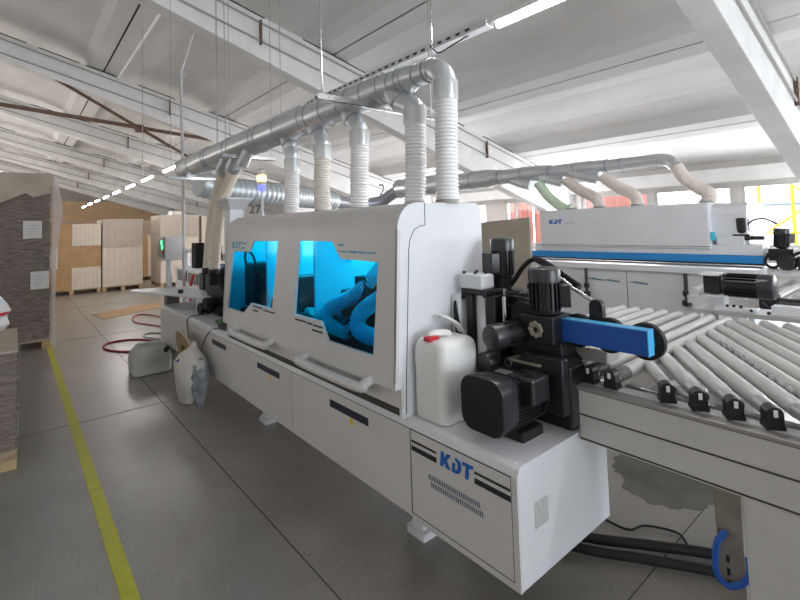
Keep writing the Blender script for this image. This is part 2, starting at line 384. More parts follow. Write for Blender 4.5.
# ------------------------------------------------------------ lamps on the cable tray
LY, LZ = 2.9, 3.2
tr = thing('cable_tray', 'perforated metal cable tray hanging above the big duct', 'cable tray', (-5, LY, LZ))
mb = MB().box(-12.2, -2.28, LY - .045, LY - .04, LZ + .02, LZ + .07).box(-12.2, -2.28, LY + .04, LY + .045, LZ + .02, LZ + .07).box(-12.2, -2.28, LY - .045, LY + .045, LZ + .015, LZ + .02)
obj('tray_channel', mb, GALV, tr)
for i in range(88): obj('tray_slot', MB().box(-11.9 + i * .108, -11.9 + i * .108 + .05, LY - .0475, LY - .045, LZ + .035, LZ + .055), BLACK, tr)
obj('cable', MB().tube([(-2.9, LY - .05, LZ + .03), (-2.8, LY - .06, LZ - .05), (-2.65, LY - .05, LZ - .03), (-2.5, LY, LZ + .02)], .006, 6, 6), BLACK, tr)
def ceiling_light(x0, label, group, L=1.2):
    z = LZ
    top = roof_z(LY) + .1
    t = thing('ceiling_light', label, 'ceiling light', (x0 + L / 2, LY, z), group)
    obj('housing', MB().box(x0, x0 + L, LY - .035, LY + .035, z + .02, z + .06), WHITEP, t, .006)
    obj('tube', MB().cyl((x0 + .02, LY, z), (x0 + L - .02, LY, z), .028, n=12), TUBE, t)
    for xx in (x0 + .15, x0 + L - .15): obj('suspension_rod', MB().cyl((xx, LY, z + .05), (xx, LY, top), .0015, n=6), STEEL, t)
    return t
ceiling_light(-2.22, 'nearest long white lamp tube, at the top edge above the duct', 'lamps')
far_x = [-12.75, -15.3, -17.85, -20.4, -23.0, -25.6, -28.2, -30.8]
words = ['first', 'second', 'third', 'fourth', 'fifth', 'sixth', 'seventh', 'eighth']
base_l = None
for i, x in enumerate(far_x):
    lab = '%s glowing lamp behind the thin pole, counting away to the far wall' % words[i]
    if base_l is None: base_l = ceiling_light(x, lab, 'lamps in the far row', 1.3)
    else:
        c = copy_tree(base_l); c.location.x += x - far_x[0]; c['label'] = lab
for i, x in enumerate([1.2, 4.4]):
    c = copy_tree(base_l); c.location.x += x - far_x[0]; c['label'] = ['first', 'second'][i] + ' lamp tube of the row beyond the right picture edge'; c['group'] = 'lamps out of the picture'

# ============================================================ EDGE BANDING MACHINES
def kdt(mb, fn, x0, x1, z0, z1, t0, t1):
    w = (x1 - x0); h = z1 - z0; sl = .12 * h
    def P(l): return [(x0 + a * w + sl * b, z0 + b * h) for a, b in l]
    mb.plate([P([(0, 0), (.10, 0), (.10, .36), (.20, 0), (.33, 0), (.20, .52), (.33, 1), (.21, 1), (.10, .64), (.10, 1), (0, 1)])], fn, t0, t1)
    D = [(.38, 0), (.52, 0), (.62, .12), (.66, .35), (.66, .65), (.62, .88), (.52, 1), (.46, 1), (.46, .84), (.52, .78), (.55, .6), (.55, .38), (.51, .2), (.47, .2), (.47, .62), (.38, .62)]
    mb.plate([P(D)], fn, t0, t1)
    mb.plate([P([(.79, 0), (.89, 0), (.89, .78), (1, .78), (1, 1), (.68, 1), (.68, .78), (.79, .78)])], fn, t0, t1)
    return mb
def hood_profile(yf0, yf1, yb, z0, zt, r=.14):
    # YZ outline: front slopes from yf0 at z0 to yf1, rounded shoulders
    p = [(yf0, z0)]
    zc = zt - r
    for i in range(9):
        t = PI - i / 8 * PI / 2; p.append((yf1 + r + r * math.cos(t), zc + r * math.sin(t)))
    rb = .06
    for i in range(7):
        t = PI / 2 - i / 6 * PI / 2; p.append((yb - rb + rb * math.cos(t), zt - rb + rb * math.sin(t)))
    p.append((yb, z0)); return p

def machine_hood(root, xl, xr, yf0, yf1, yb, z0, zt, holes):
    prof = hood_profile(yf0, yf1, yb, z0, zt)
    inner = [(y + (.012 if y < (yf0 + yb) / 2 else -.012), z - (.012 if z > zt - .2 else 0)) for y, z in prof]
    # end cheeks
    hd = obj('hood_end_panel', MB().plate([prof], YZ, xr - .02, xr), PAINTW, root, .004)
    obj('hood_end_panel', MB().plate([prof], YZ, xl, xl + .02), PAINTW, root, .004)
    mb = MB()
    for (a, b), (c, d), (e, f), (g, h) in zip(prof[1:], prof[2:], inner[1:], inner[2:]):
        mb.add([(xl + .02, a, b), (xr - .02, a, b), (xr - .02, c, d), (xl + .02, c, d)], [[0, 1, 2, 3]], True)
        mb.add([(xl + .02, e, f), (xr - .02, e, f), (xr - .02, g, h), (xl + .02, g, h)], [[3, 2, 1, 0]], True)
    obj('hood_cover', mb, PAINT, root)
    sl = (prof[1][0] - yf0) / (prof[1][1] - z0)
    def fn(a, b, t): return (a, yf0 + (b - z0) * sl + t, b)
    zt2 = prof[1][1]
    fr = obj('hood_front', MB().plate([[(xl - .002, z0), (xr - .05, z0), (xr - .02, z0 + .006), (xr + .002, z0 + .04), (xr + .002, zt2), (xl - .002, zt2)]] + holes, fn, 0, .018), PAINT, root)
    return fn, hd

E1 = thing('edge_banding_machine', 'long white edge banding machine with blue tinted hood windows in the foreground', 'machine', (-3.96, 1.86, 0))
X0, X1, Y0, Y1 = -6.78, -1.136, 1.5, 2.2
obj('base_cabinet', MB().box(X0, X1, Y0 + .004, Y1, .235, .66), PAINTW, E1, .004)
obj('table_top', MB().plate([[(Y0 - .004, .662), (Y0 + .006, .69), (Y0 + .03, .70), (Y1, .70), (Y1, .66), (Y0 - .004, .66)]], YZ, X0, X1), PAINTW, E1)
xs = [X0 + .01, -5.55, -4.25, -3.02, -1.762]
ns = [(-4.70, -4.32), (-3.61, -3.21), (-2.51, -2.11)]
for i in range(4):
    a, b = xs[i] + .004, xs[i + 1] - .004
    dr = obj('cabinet_door', MB().box(a, b, Y0 - .008, Y0 + .004, .245, .655), PAINT, E1, .003)
    if i > 0:
        s0, s1 = ns[i - 1]
        obj('recessed_grip', MB().box(s0, s1, Y0 - .0095, Y0 - .006, .562, .606), NAVY, dr)
        if i != 1: obj('warning_sticker', MB().plate([[(s0 + .22, .535), (s0 + .27, .535), (s0 + .245, .575)]] if False else [[(s0 + .215, .52), (s0 + .25, .52), (s0 + .25, .556), (s0 + .215, .556)]], XZ, Y0 - .0092, Y0 - .008), YMETAL, dr)
dr = obj('end_door', MB().box(-1.7595, -1.166, Y0 - .008, Y0 + .004, .264, .657), PAINT, E1, .003)
mb = MB()
for a in ((-1.762, -1.7595, .262, .66), (-1.166, -1.1635, .262, .66)): mb.box(a[0], a[1], Y0 - .0085, Y0 + .003, a[2], a[3])
for z in (.262, .657): mb.box(-1.762, -1.1635, Y0 - .0085, Y0 + .003, z, z + .0018)
obj('seam', mb, GROOVE, E1)
obj('frame_edge', MB().box(-1.1635, X1, Y0 - .008, Y0 + .004, .235, .66).box(-1.762, -1.1635, Y0 - .008, Y0 + .004, .235, .262), PAINT, E1)
mb = MB()
for a, b in ((-1.752, -1.58), (-1.352, -1.168)):
    for z0_, z1_ in ((.602, .612), (.562, .585)): obj('black_stripe', MB().box(a, b, Y0 - .0095, Y0 - .006, z0_, z1_), STRIPE, dr)
obj('logo', kdt(MB(), XZ, -1.555, -1.365, .562, .628, Y0 - .0105, Y0 - .008), KBLUE, dr)
mb = MB()
for r in range(2):
    for i in range(28):
        x = -1.635 + r * .015 + i * .0112
        mb.box(x, x + .0042, Y0 - .0095, Y0 - .006, .470 - r * .031, .493 - r * .031)
obj('vent_slots', mb, mat('vent_blue_dark', (.03, .06, .16), .5), dr)
obj('service_grille', MB().box(X1, X1 + .002, 1.60, 1.69, .43, .53), mat('grille_grey', (.50, .51, .50), .6, noise=.12, scale=60), E1)
for x in (-1.93, -3.9, -6.2):
    for y in (1.70, 2.1):
        obj('foot', MB().loft([[(x + a, y + b, z) for a, b in rrect(-k, k, -k * .75, k * .75, .012, 2)] for z, k in ((0, .07), (.035, .07), (.045, .05), (.07, .045))], True, False).cyl((x, y, .07), (x, y, .24), .016, n=10), PAINTW, E1)
# hood
HL, HR = -4.22, -1.79
w1 = [(-4.13, .98), (-3.75, .98), (-3.60, 1.075), (-3.21, 1.075), (-3.15, 1.565), (-3.60, 1.565), (-3.68, 1.475), (-4.05, 1.475)]
w2 = [(-2.87, 1.08), (-2.52, 1.08), (-2.43, .978), (-1.975, .978), (-1.945, 1.462), (-2.31, 1.468), (-2.41, 1.568), (-2.83, 1.568)]
fnH, endp = machine_hood(E1, HL, HR, 1.432, 1.475, 2.12, .79 + .055, 1.77, [w1[::-1], w2[::-1]])
for wv in (w1, w2): obj('hood_window', MB().plate([wv], fnH, .016, .020), BLUEGLASS, E1, label='blue tinted hood window')
obj('hood_skirt', MB().box(HL, HR + .001, 1.468, 1.486, .748, .86), PAINT, E1, .003)
obj('hood_skirt', MB().box(HL, HR - .004, 1.488, 1.51, .70, .752), GROOVE, E1)
obj('hood_end_panel', MB().box(HR - .02, HR - .001, 1.47, 2.12, .70, .85).box(HL, HL + .02, 1.47, 2.12, .70, .85), PAINTW, E1)
obj('hood_back', MB().box(HL + .02, HR - .02, 2.09, 2.105, .70, 1.70), PAINTW, E1)
for a, b in ((-3.84, -3.19), (-2.68, -2.0)):
    obj('hood_handle', MB().tube([(a, 1.45, .852), (a + .005, 1.40, .84), (a + .035, 1.37, .825), (b - .035, 1.37, .825), (b - .005, 1.40, .84), (b, 1.45, .852)], .026, 12, 5), PAINT, E1)
# print on hood
def hbox(mb, a, b, z0, z1): return mb.plate([[(a, z0), (b, z0), (b, z1), (a, z1)]], fnH, -.0016, .0)
mb = MB()
for a, b, z in ((-3.56, -3.38, 1.052), (-3.36, -3.16, 1.043), (-3.56, -3.46, 1.02)): obj('print_stripe', hbox(MB(), a, b, z, z + .011), NAVY, E1)
for a, b, z in ((-2.85, -2.70, 1.046), (-2.69, -2.62, 1.043), (-2.61, -2.49, 1.040), (-2.62, -2.49, 1.010)): obj('print_stripe', hbox(MB(), a, b, z, z + .011), NAVY, E1)
mb = MB()
for a, b, z, h in ((-2.335, -2.28, 1.540, .014), (-2.335, -2.31, 1.508, .008), (-2.30, -2.24, 1.505, .010), (-2.22, -2.14, 1.504, .012), (-2.13, -2.06, 1.504, .011), (-2.05, -1.96, 1.505, .008)): obj('print_text_block', hbox(MB(), a, b, z, z + h), KLIGHT, E1)
mb = kdt(MB(), fnH, -4.06, -3.86, 1.50, 1.556, -.0016, 0); hbox(mb, -3.84, -3.74, 1.535, 1.55); hbox(mb, -3.84, -3.77, 1.50, 1.512)
obj('logo', mb, KLIGHT, E1)
# seam lines on the hood end panel
mb = MB()
pl = [(1.498, .72), (1.502, .85), (1.525, 1.2), (1.545, 1.52), (1.555, 1.575), (1.585, 1.625), (1.625, 1.645), (1.665, 1.65), (1.665, 1.768)]
for (a, b), (c, d) in zip(pl, pl[1:]): mb.tube([(HR + .0005, a, b), (HR + .0005, c, d)], .0022, 6)
obj('seam', mb, GROOVE, E1)
# inside the hood
hi = obj('inner_unit', MB().box(-4.13, -3.90, 1.60, 1.78, .98, 1.36).box(-3.88, -3.80, 1.62, 1.7, 1.12, 1.26), BLACK, E1, .01)
obj('inner_cable', MB().tube([(-4.12, 1.62, 1.3), (-4.11, 1.60, 1.42), (-4.02, 1.59, 1.47), (-3.92, 1.60, 1.42), (-3.90, 1.62, 1.3)], .012, 8, 5), BLACK, E1)
obj('inner_unit', MB().box(-3.42, -3.28, 1.7, 1.9, 1.0, 1.28).box(-3.5, -3.44, 1.66, 1.72, 1.2, 1.42), MOTOR, E1, .01)
obj('inner_unit', MB().box(-2.46, -2.34, 1.66, 1.9, .95, 1.34), BLACK, E1, .008)
obj('inner_unit', MB().box(-2.2, -2.0, 1.85, 2.0, 1.05, 1.28), MOTORTOP, E1, .008)
obj('inner_unit', MB().box(-2.95, -2.7, 1.75, 1.95, 1.0, 1.22), MOTOR, E1, .008)
obj('inner_unit', MB().cyl((-2.75, 1.62, 1.03), (-2.45, 1.62, 1.03), .05).cyl((-2.2, 1.62, .97), (-1.95, 1.62, .97), .055), MOTOR, E1)
obj('inner_bed', MB().box(-4.15, -1.85, 1.56, 2.08, .705, .96), BLACK, E1, .01)
obj('inner_partition', MB().box(-2.78, -2.76, 1.55, 2.08, .9, 1.66).box(-3.66, -3.64, 1.60, 2.08, .9, 1.66), PAINTW, E1)
for pts in (((-2.12, 1.88, 1.75), (-2.2, 1.8, 1.52), (-2.42, 1.68, 1.25), (-2.66, 1.6, 1.12), (-2.64, 1.58, 1.03), (-2.45, 1.6, 1.0)),
            ((-1.9, 1.88, 1.75), (-1.92, 1.78, 1.5), (-2.1, 1.66, 1.28), (-2.28, 1.58, 1.14), (-2.26, 1.56, 1.04), (-2.0, 1.56, 1.03)),
            ((-2.7, 1.88, 1.75), (-2.75, 1.84, 1.5), (-2.9, 1.78, 1.3), (-2.95, 1.75, 1.2))):
    obj('inner_hose', MB().tube(pts, .05, 14, 8, (.022, .006)), HOSE, E1)
random.seed(21)
for i in range(22):
    x = random.uniform(-4.1, -2.0); y = random.uniform(1.62, 1.95); z = .96 + random.random() * .10; w_, h_ = random.uniform(.04, .12), random.uniform(.05, .20)
    mb = MB()
    if i % 2: mb.box(x, x + w_, y, y + w_, z - .04, z + h_)
    else: mb.cyl((x, y, z), (x + w_ * 1.4, y - .02, z + .02), .03 + random.random() * .02)
    obj('inner_unit', mb, (BLACK, MOTOR, PAINTW, STEEL)[i % 4], E1, .004)
obj('inner_unit', MB().plate([[(-2.30, 1.05), (-2.05, 1.02), (-2.05, 1.30), (-2.14, 1.30), (-2.14, 1.12), (-2.22, 1.14), (-2.22, 1.36), (-2.30, 1.36)]], XZ, 1.72, 1.80), PAINTW, E1, .004)
obj('inner_arm', MB().tube([(-3.42, 1.66, 1.5), (-3.36, 1.66, 1.4), (-3.30, 1.66, 1.28), (-3.30, 1.66, 1.15)], .02, 8, 4), BLACK, E1)
obj('inner_cable', MB().tube([(-3.62, 1.62, .98), (-3.58, 1.62, 1.08), (-3.45, 1.64, 1.16), (-3.35, 1.66, 1.2)], .009, 8, 5), BLACK, E1)
obj('hood_fill', MB().box(-4.1, -1.9, 2.045, 2.075, 1.665, 1.68), HFILL, E1)  # added glowing strip that brightens the hood interior
# beacon
bx_, by_ = -3.86, 1.66
bc = obj('signal_tower', MB().cyl((bx_, by_, 1.77), (bx_, by_, 2.0), .012, n=10).cyl((bx_, by_, 1.765), (bx_, by_, 1.785), .03), PAINTW, E1)
obj('beacon_segment', MB().cyl((bx_, by_, 2.0), (bx_, by_, 2.04), .034), BLUEL, bc, label='blue lit segment')
obj('beacon_segment', MB().cyl((bx_, by_, 2.075), (bx_, by_, 2.125), .040), AMBER, bc, label='amber lit segment')
obj('beacon_segment', MB().cyl((bx_, by_, 2.04), (bx_, by_, 2.075), .036), WHITEP, bc, label='clear middle segment')
obj('beacon_cap', MB().lathe((bx_, by_, 2.125), (0, 0, 1), [(0, .034), (.05, .033), (.06, .012)]), WHITEP, bc)
# square suction hopper behind the hood
def fr_box(mb, c, levels):
    rg = [[(c[0] - a, c[1] - b, z), (c[0] + a, c[1] - b, z), (c[0] + a, c[1] + b, z), (c[0] - a, c[1] + b, z)] for a, b, z in levels]; return mb.loft(rg, True, False)
obj('suction_hopper', fr_box(MB(), (-5.52, 2.02), [(.10, .08, .9), (.10, .08, 1.90), (.19, .14, 2.01), (.20, .155, 2.015), (.20, .155, 2.035), (.19, .14, 2.035)]), PAINTW, E1)

# right hand end: motors and trimming heads
def motor(parent, p, d, r, L, box_dir=None, name='motor', cover=True, fins=18, mt=MOTOR, bs=1):
    p = Vector(p); d = Vector(d).normalized(); u, w, _ = frame(d)
    root = obj(name, MB().lathe(p, d, [(0, r * .55), (.02, r * .92), (L * .10, r * .92), (L * .12, r * .8), (L * .72, r * .8)], 28), mt, parent)
    mb = MB()
    for i in range(fins):
        a = 2 * PI * i / fins; e = u * math.cos(a) + w * math.sin(a); q = d.cross(e)
        c0 = p + d * (L * .13) + e * r * .76; c1 = p + d * (L * .70) + e * r * .76
        vs = [tuple(c + q * s * r * .035 + e * h) for c in (c0, c1) for s in (-1, 1) for h in (0, r * .2)]
        mb.add(vs, [[0, 1, 3, 2], [4, 6, 7, 5], [0, 4, 5, 1], [2, 3, 7, 6], [0, 2, 6, 4], [1, 5, 7, 3]])
    obj('cooling_fins', mb, BLACK, root)
    if cover: obj('fan_cover', MB().lathe(p, d, [(L * .70, r * .97), (L * .90, r), (L * .97, r * .93), (L, r * .72), (L + .001, r * .15)], 28), MOTORTOP, root)
    if box_dir is not None:
        e = Vector(box_dir).normalized(); q = d.cross(e).normalized(); c = p + d * L * .42 + e * r * 1.15
        hh = r * .62 * bs
        vs = [tuple(c + d * sd * hh * 1.1 + q * sq * hh + e * se * hh * .55) for sd in (-1, 1) for sq in (-1, 1) for se in (-1, 1)]
        obj('terminal_box', MB().add(vs, [[0, 1, 3, 2], [4, 6, 7, 5], [0, 4, 5, 1], [2, 3, 7, 6], [0, 2, 6, 4], [1, 5, 7, 3]]), mt, root, r * .08)
    return root
# grey housings carrying the heads
obj('head_housing', MB().box(-1.79, -1.73, 1.84, 2.0, .70, 1.27), PAINTW, E1, .01)
wb = obj('switch_block', MB().box(-1.755, -1.60, 1.875, 1.985, 1.30, 1.378), PAINTW, E1, .012)
for dx, dy in ((.02, .02), (.09, .03), (.05, .09), (.13, .07)): obj('push_button', MB().cyl((-1.755 + dx, 1.875 + dy, 1.378), (-1.755 + dx, 1.875 + dy, 1.392), .008, n=10), BLACK, wb)
obj('block_bracket', MB().box(-1.75, -1.58, 1.88, 2.03, 1.27, 1.30).box(-1.60, -1.54, 1.9, 2.1, .95, 1.27).box(-1.70, -1.66, 1.86, 1.9, .75, 1.27), BLACK, E1, .004)
m1 = motor(E1, (-1.63, 2.1, 1.33), (0, 0, 1), .066, .235, (-.35, -.94, 0), bs=1.25)
obj('motor_flange', MB().cyl((-1.635, 2.1, 1.26), (-1.635, 2.1, 1.345), .062).box(-1.72, -1.55, 2.02, 2.18, 1.23, 1.28), BLACK, E1, .004)
m2 = motor(E1, (-1.305, 2.0, 1.19), (0, 0, 1), .078, .235, (.78, .62, 0))
obj('motor_flange', MB().box(-1.40, -1.22, 1.92, 2.09, 1.07, 1.20), BLACK, E1, .006)
fl = obj('adjusting_wheel', MB().torus((-1.31, 1.915, 1.135), (0, 1, 0), .030, .005, 24, 8).torus((-1.31, 1.914, 1.135), (0, 1, 0), .016, .003, 20, 6), mat('wheel_brass', (.45, .42, .33), .4, .4), E1)
mb = MB()
for i in range(8):
    a = i * PI / 4; mb.torus((-1.31 + .030 * math.cos(a), 1.914, 1.135 + .030 * math.sin(a)), (0, 1, 0), .009, .0028, 12, 6)
obj('wheel_lobe', mb, mat('wheel_brass', (.45, .42, .33)), fl)
m3 = motor(E1, (-1.41, 2.0, 1.11), (-.12, -1, -.02), .062, .27, None, mt=BLACK)
obj('belt_pulley', MB().lathe((-1.40, 2.02, 1.17), (-.05, -1, 0), [(0, .095), (.05, .098), (.055, .085), (.07, .08)], 32), BLACK2, E1)
m4 = motor(E1, (-1.52, 2.05, .955), (-.05, -1, -.02), .060, .27, None, mt=BLACK)
obj('head_plate', MB().box(-1.58, -1.40, 2.02, 2.09, .75, 1.26).box(-1.48, -1.2, 1.95, 2.2, .98, 1.08), BLACK, E1, .004)
obj('head_body', MB().lathe((-1.44, 2.14, 1.13), (0, 0, 1), [(0, .13), (.10, .13), (.14, .10), (.155, .05)], 24), MOTOR, E1)
obj('air_cylinder', MB().cyl((-1.50, 1.93, 1.08), (-1.50, 1.93, 1.27), .012).cyl((-1.55, 2.0, 1.0), (-1.55, 2.0, 1.3), .014), STEEL, E1)
obj('air_cylinder', MB().cyl((-1.5, 2.16, 1.30), (-1.36, 2.12, 1.30), .022).cyl((-1.36, 2.12, 1.3), (-1.33, 2.11, 1.3), .012), STEEL, E1)
# big motor on the table with its square fan cover
def bigmotor():
    cx, cz = -1.345, .868
    def ring(h, y): return [(cx + a, y, cz + b) for a, b in rrect(-h, h, -h, h, h * .62, 7)]
    r = .118
    root = obj('drive_motor', MB().loft([ring(.085, 1.64), ring(.088, 1.86)]), BLACK, E1)
    mb = MB()
    for i in range(14):
        z = cz - .09 + i * .0135; mb.box(cx - .098, cx + .098, 1.66, 1.85, z, z + .005)
    for i in range(12):
        x = cx - .08 + i * .0145; mb.box(x, x + .005, 1.66, 1.85, cz - .1, cz + .1)
    obj('cooling_fins', mb, MOTOR, root)
    def ring2(k, y): return [(cx + a, y, cz + b) for a, b in rrect(-k, k, -k, k, k * .55, 7)]
    obj('fan_cover', MB().loft([ring2(.108, 1.66), ring2(.116, 1.60), ring2(.119, 1.555), ring2(.117, 1.545)], True), MOTORTOP, root)
    mb = MB()
    mb.loft([ring2(.100, 1.541), ring2(.115, 1.5455)])
    obj('fan_grille', mb, BLACK2, root)
    obj('terminal_box', MB().box(cx + .03, cx + .155, 1.70, 1.83, cz - .01, cz + .105), MOTOR, root, .012)
    obj('gland', MB().cyl((cx + .075, 1.75, cz + .10), (cx + .075, 1.75, cz + .112), .012).cyl((cx + .115, 1.76, cz + .10), (cx + .115, 1.76, cz + .112), .012), BLACK2, root)
    obj('rating_plate', MB().box(cx - .05, cx + .02, 1.70, 1.75, cz + .1005, cz + .103), mat('aluminium_plate', (.5, .5, .5), .3, .6), root)
    obj('lifting_eye', MB().torus((cx - .03, 1.78, cz + .125), (0, 1, 0), .016, .005, 18, 8), BLACK, root)
    obj('motor_foot', MB().box(cx - .11, cx + .11, 1.68, 1.83, .70, .745).box(cx - .07, cx + .07, 1.68, 1.83, .74, .79), BLACK, root, .004)
    obj('gear_flange', MB().cyl((cx, 1.85, cz), (cx, 1.93, cz), .135, .135, 30).box(cx + .02, -1.145, 1.86, 1.91, cz - .08, 1.03), MOTOR, root, .004)
bigmotor()
obj('gear_housing', MB().box(-1.39, -1.15, 1.93, 2.12, .70, .985), BLACK, E1, .012)
obj('gear_housing', MB().plate([[(-1.40, .985), (-1.16, .985), (-1.20, 1.02), (-1.36, 1.03)]], XZ, 1.9, 2.1), BLACK, E1, .004)
obj('flat_bracket', MB().box(-1.43, -1.25, 1.84, 1.93, .985, .995), mat('dusty_steel', (.32, .31, .24), .5, .4), E1, .002)
obj('slide_table', MB().box(-1.56, -1.05, 2.08, 2.2, .99, 1.04), mat('slide_grey', (.33, .33, .32), .45, noise=.1), E1, .003)
obj('slide_table', MB().box(-1.19, -1.132, 2.06, 2.2, .88, .99), RAIL, E1, .003)
obj('paper_scrap', MB().plate([[(-1.28, 2.10), (-1.12, 2.09), (-1.06, 2.13), (-1.14, 2.18), (-1.26, 2.18)]], XY, 1.041, 1.044), PAPER, E1)
# cables at the head
for pts, r in ((((-1.60, 2.10, 1.29), (-1.56, 2.1, 1.33), (-1.50, 2.11, 1.41), (-1.44, 2.12, 1.45), (-1.37, 2.12, 1.435), (-1.26, 2.12, 1.37), (-1.19, 2.12, 1.33)), .013),
               (((-1.70, 1.90, 1.27), (-1.76, 1.85, 1.22), (-1.72, 1.83, 1.0), (-1.68, 1.83, .8), (-1.66, 1.84, .72)), .016),
               (((-1.58, 1.99, 1.26), (-1.50, 1.96, 1.22), (-1.40, 1.97, 1.235), (-1.36, 1.98, 1.27)), .006),
               (((-1.42, 1.86, 1.09), (-1.45, 1.83, 1.05), (-1.47, 1.83, .98), (-1.46, 1.84, .90)), .006)):
    obj('cable', MB().tube(pts, r, 10, 6), BLACK2, E1)
# damper arm down to the blue beam
obj('support_arm', MB().tube([(-1.43, 2.12, 1.45), (-1.36, 2.12, 1.42), (-1.22, 2.12, 1.335)], .015, 10).tube([(-1.34, 2.14, 1.37), (-1.26, 2.14, 1.33), (-1.19, 2.12, 1.325)], .017, 10), BLACK, E1)
obj('damper', MB().cyl((-1.33, 2.10, 1.385), (-1.22, 2.10, 1.325), .013).cyl((-1.22, 2.1, 1.322), (-1.09, 2.1, 1.255), .009), STEEL, E1)
obj('damper_lug', MB().plate([rrect(-1.13, -1.065, 1.165, 1.275, .03)], XZ, 2.09, 2.12).cyl((-1.097, 2.08, 1.243), (-1.097, 2.13, 1.243), .014), BLACK, E1)
obj('lug_bar', MB().box(-1.26, -1.0, 2.09, 2.12, 1.165, 1.19), BLACK, E1, .003)
# blue pressure beam with belt wheels behind
bb = obj('pressure_beam', MB().box(-1.265, -.834, 1.995, 2.05, 1.081, 1.184), BLUE, E1, .002)
obj('beam_cover', MB().box(-1.265, -.83, 1.995, 2.05, 1.184, 1.188).box(-.834, -.83, 1.995, 2.05, 1.081, 1.184), LBLUE, bb)
for x in (-1.18, -1.03, -.872):
    wl_ = obj('pressure_wheel', MB().lathe((x, 2.062, 1.125), (0, 1, 0), [(0, .070), (.003, .078), (.03, .078), (.033, .070)], 36), BLACK2, bb)
    obj('wheel_hub', MB().cyl((x, 2.058, 1.125), (x, 2.10, 1.125), .045), STEEL, wl_)
obj('wheel_rail', MB().box(-1.3, -.86, 2.10, 2.13, 1.13, 1.17), BLACK, bb)
# infeed end on the left
obj('outfeed_plate', MB().box(-5.95, -5.6, 1.70, 1.72, .70, .86), PAINTW, E1, .003)
wt = [(-7.35, 1.27), (-7.15, 1.20), (-6.6, 1.42), (-5.95, 1.62), (-5.7, 1.72), (-5.7, 1.95), (-7.0, 1.95), (-7.2, 1.6)]
obj('wing_table', MB().plate([wt], XY, .86, .885), PAINTW, E1, .004)
obj('table_beam', MB().box(-6.6, -5.4, 1.80, 1.9, .80, .86), PAINT, E1, .004)
obj('table_leg', MB().cyl((-5.45, 1.85, .70), (-5.45, 1.85, .86), .045).cyl((-6.5, 1.85, .70), (-6.5, 1.85, .86), .045), PAINTW, E1)
obj('table_leg', MB().box(-7.15, -6.98, 1.62, 1.78, 0, .86), mat('dark_leg', (.16, .15, .14), .6), E1, .006)
obj('table_knob', MB().cyl((-6.3, 1.62, .885), (-6.3, 1.62, .93), .03).cyl((-5.75, 1.85, .885), (-5.75, 1.85, .92), .03), BLACK, E1)
random.seed(3)
for i in range(16):
    x = -6.0 + random.random() * .85; y = 1.74 + random.random() * .3; z = .70 + random.random() * .22
    mb = MB()
    if i % 3 == 0: mb.cyl((x, y, z), (x + .02, y - .14, z), .05 + random.random() * .02)
    else: mb.box(x, x + .10 + random.random() * .1, y, y + .12, z, z + .08 + random.random() * .1)
    obj('infeed_mechanism', mb, BLACK if i % 4 else MOTOR, E1, .006)
obj('infeed_mechanism', MB().box(-5.85, -4.6, 1.80, 2.12, .70, 1.0), BLACK, E1, .01)
for x_, y_ in ((-6.45, 2.0), (-6.12, 1.98)): obj('suction_nozzle', MB().box(x_ - .09, x_ + .09, y_ - .09, y_ + .09, .70, 1.10).cyl((x_, y_, 1.1), (x_, y_, 1.17), .074), BLACK, E1, .01)
obj('edge_band_guide', MB().torus((-5.15, 1.8, 1.12), (.3, -1, 0), .11, .035, 28, 10), BLACK2, E1)
obj('edge_band_guide', MB().cyl((-5.2, 1.86, 1.12), (-5.2, 1.8, 1.12), .09), WHITEP, E1)
obj('infeed_motor', MB().lathe((-5.4, 1.95, .95), (0, 0, 1), [(0, .05), (.02, .085), (.3, .085), (.36, .06)]), BLACK, E1, .008)
obj('hose_cuff', MB().box(-6.75, -6.55, 1.88, 2.0, 1.16, 1.5), BLACK2, E1)
obj('loose_cable', MB().tube([(-5.5, 1.72, .72), (-5.55, 1.52, .70), (-5.5, 1.48, .62), (-5.35, 1.46, .5)], .006, 8, 6), BLACK, E1)
obj('loose_cable', MB().tube([(-4.45, 1.60, .705), (-4.7, 1.52, .70), (-4.85, 1.48, .60), (-4.95, 1.46, .45)], .005, 8, 6), BLACK, E1)
obj('tool_tray', MB().box(-4.75, -4.45, 1.56, 1.72, .70, .73), MOTOR, E1, .008)
obj('grip_block', MB().box(-4.95, -4.75, 1.60, 1.75, .70, .735), mat('green_tool', (.10, .18, .10), .5), E1, .008)

# ------------------------------------------------------------ control panel on its post
cp = thing('control_panel', 'pale grey control box on a post with green indicator lights', 'control panel', (-7.85, 1.9, 0))
obj('post', MB().cyl((-8.05, 1.9, 0), (-8.05, 1.9, 1.24), .045), PAINTW, cp)
obj('box', MB().box(-8.30, -7.85, 1.80, 2.05, 1.22, 1.60), PAINT, cp, .012)
sc_ = obj('screen_frame', MB().box(-8.29, -7.90, 1.785, 1.80, 1.25, 1.58), SCREEN, cp, .004)
for x, z in ((-8.0, 1.50), (-7.96, 1.43)): obj('indicator', MB().cyl((x, 1.775, z), (x, 1.786, z), .035, n=14), GREENL, sc_, label='green lit indicator')
obj('indicator', MB().cyl((-7.96, 1.775, 1.34), (-7.96, 1.786, 1.34), .022, n=14), RED, sc_, label='red indicator')
obj('hinge_arm', MB().box(-8.45, -8.3, 1.83, 1.95, 1.20, 1.27), BLACK, cp, .01)
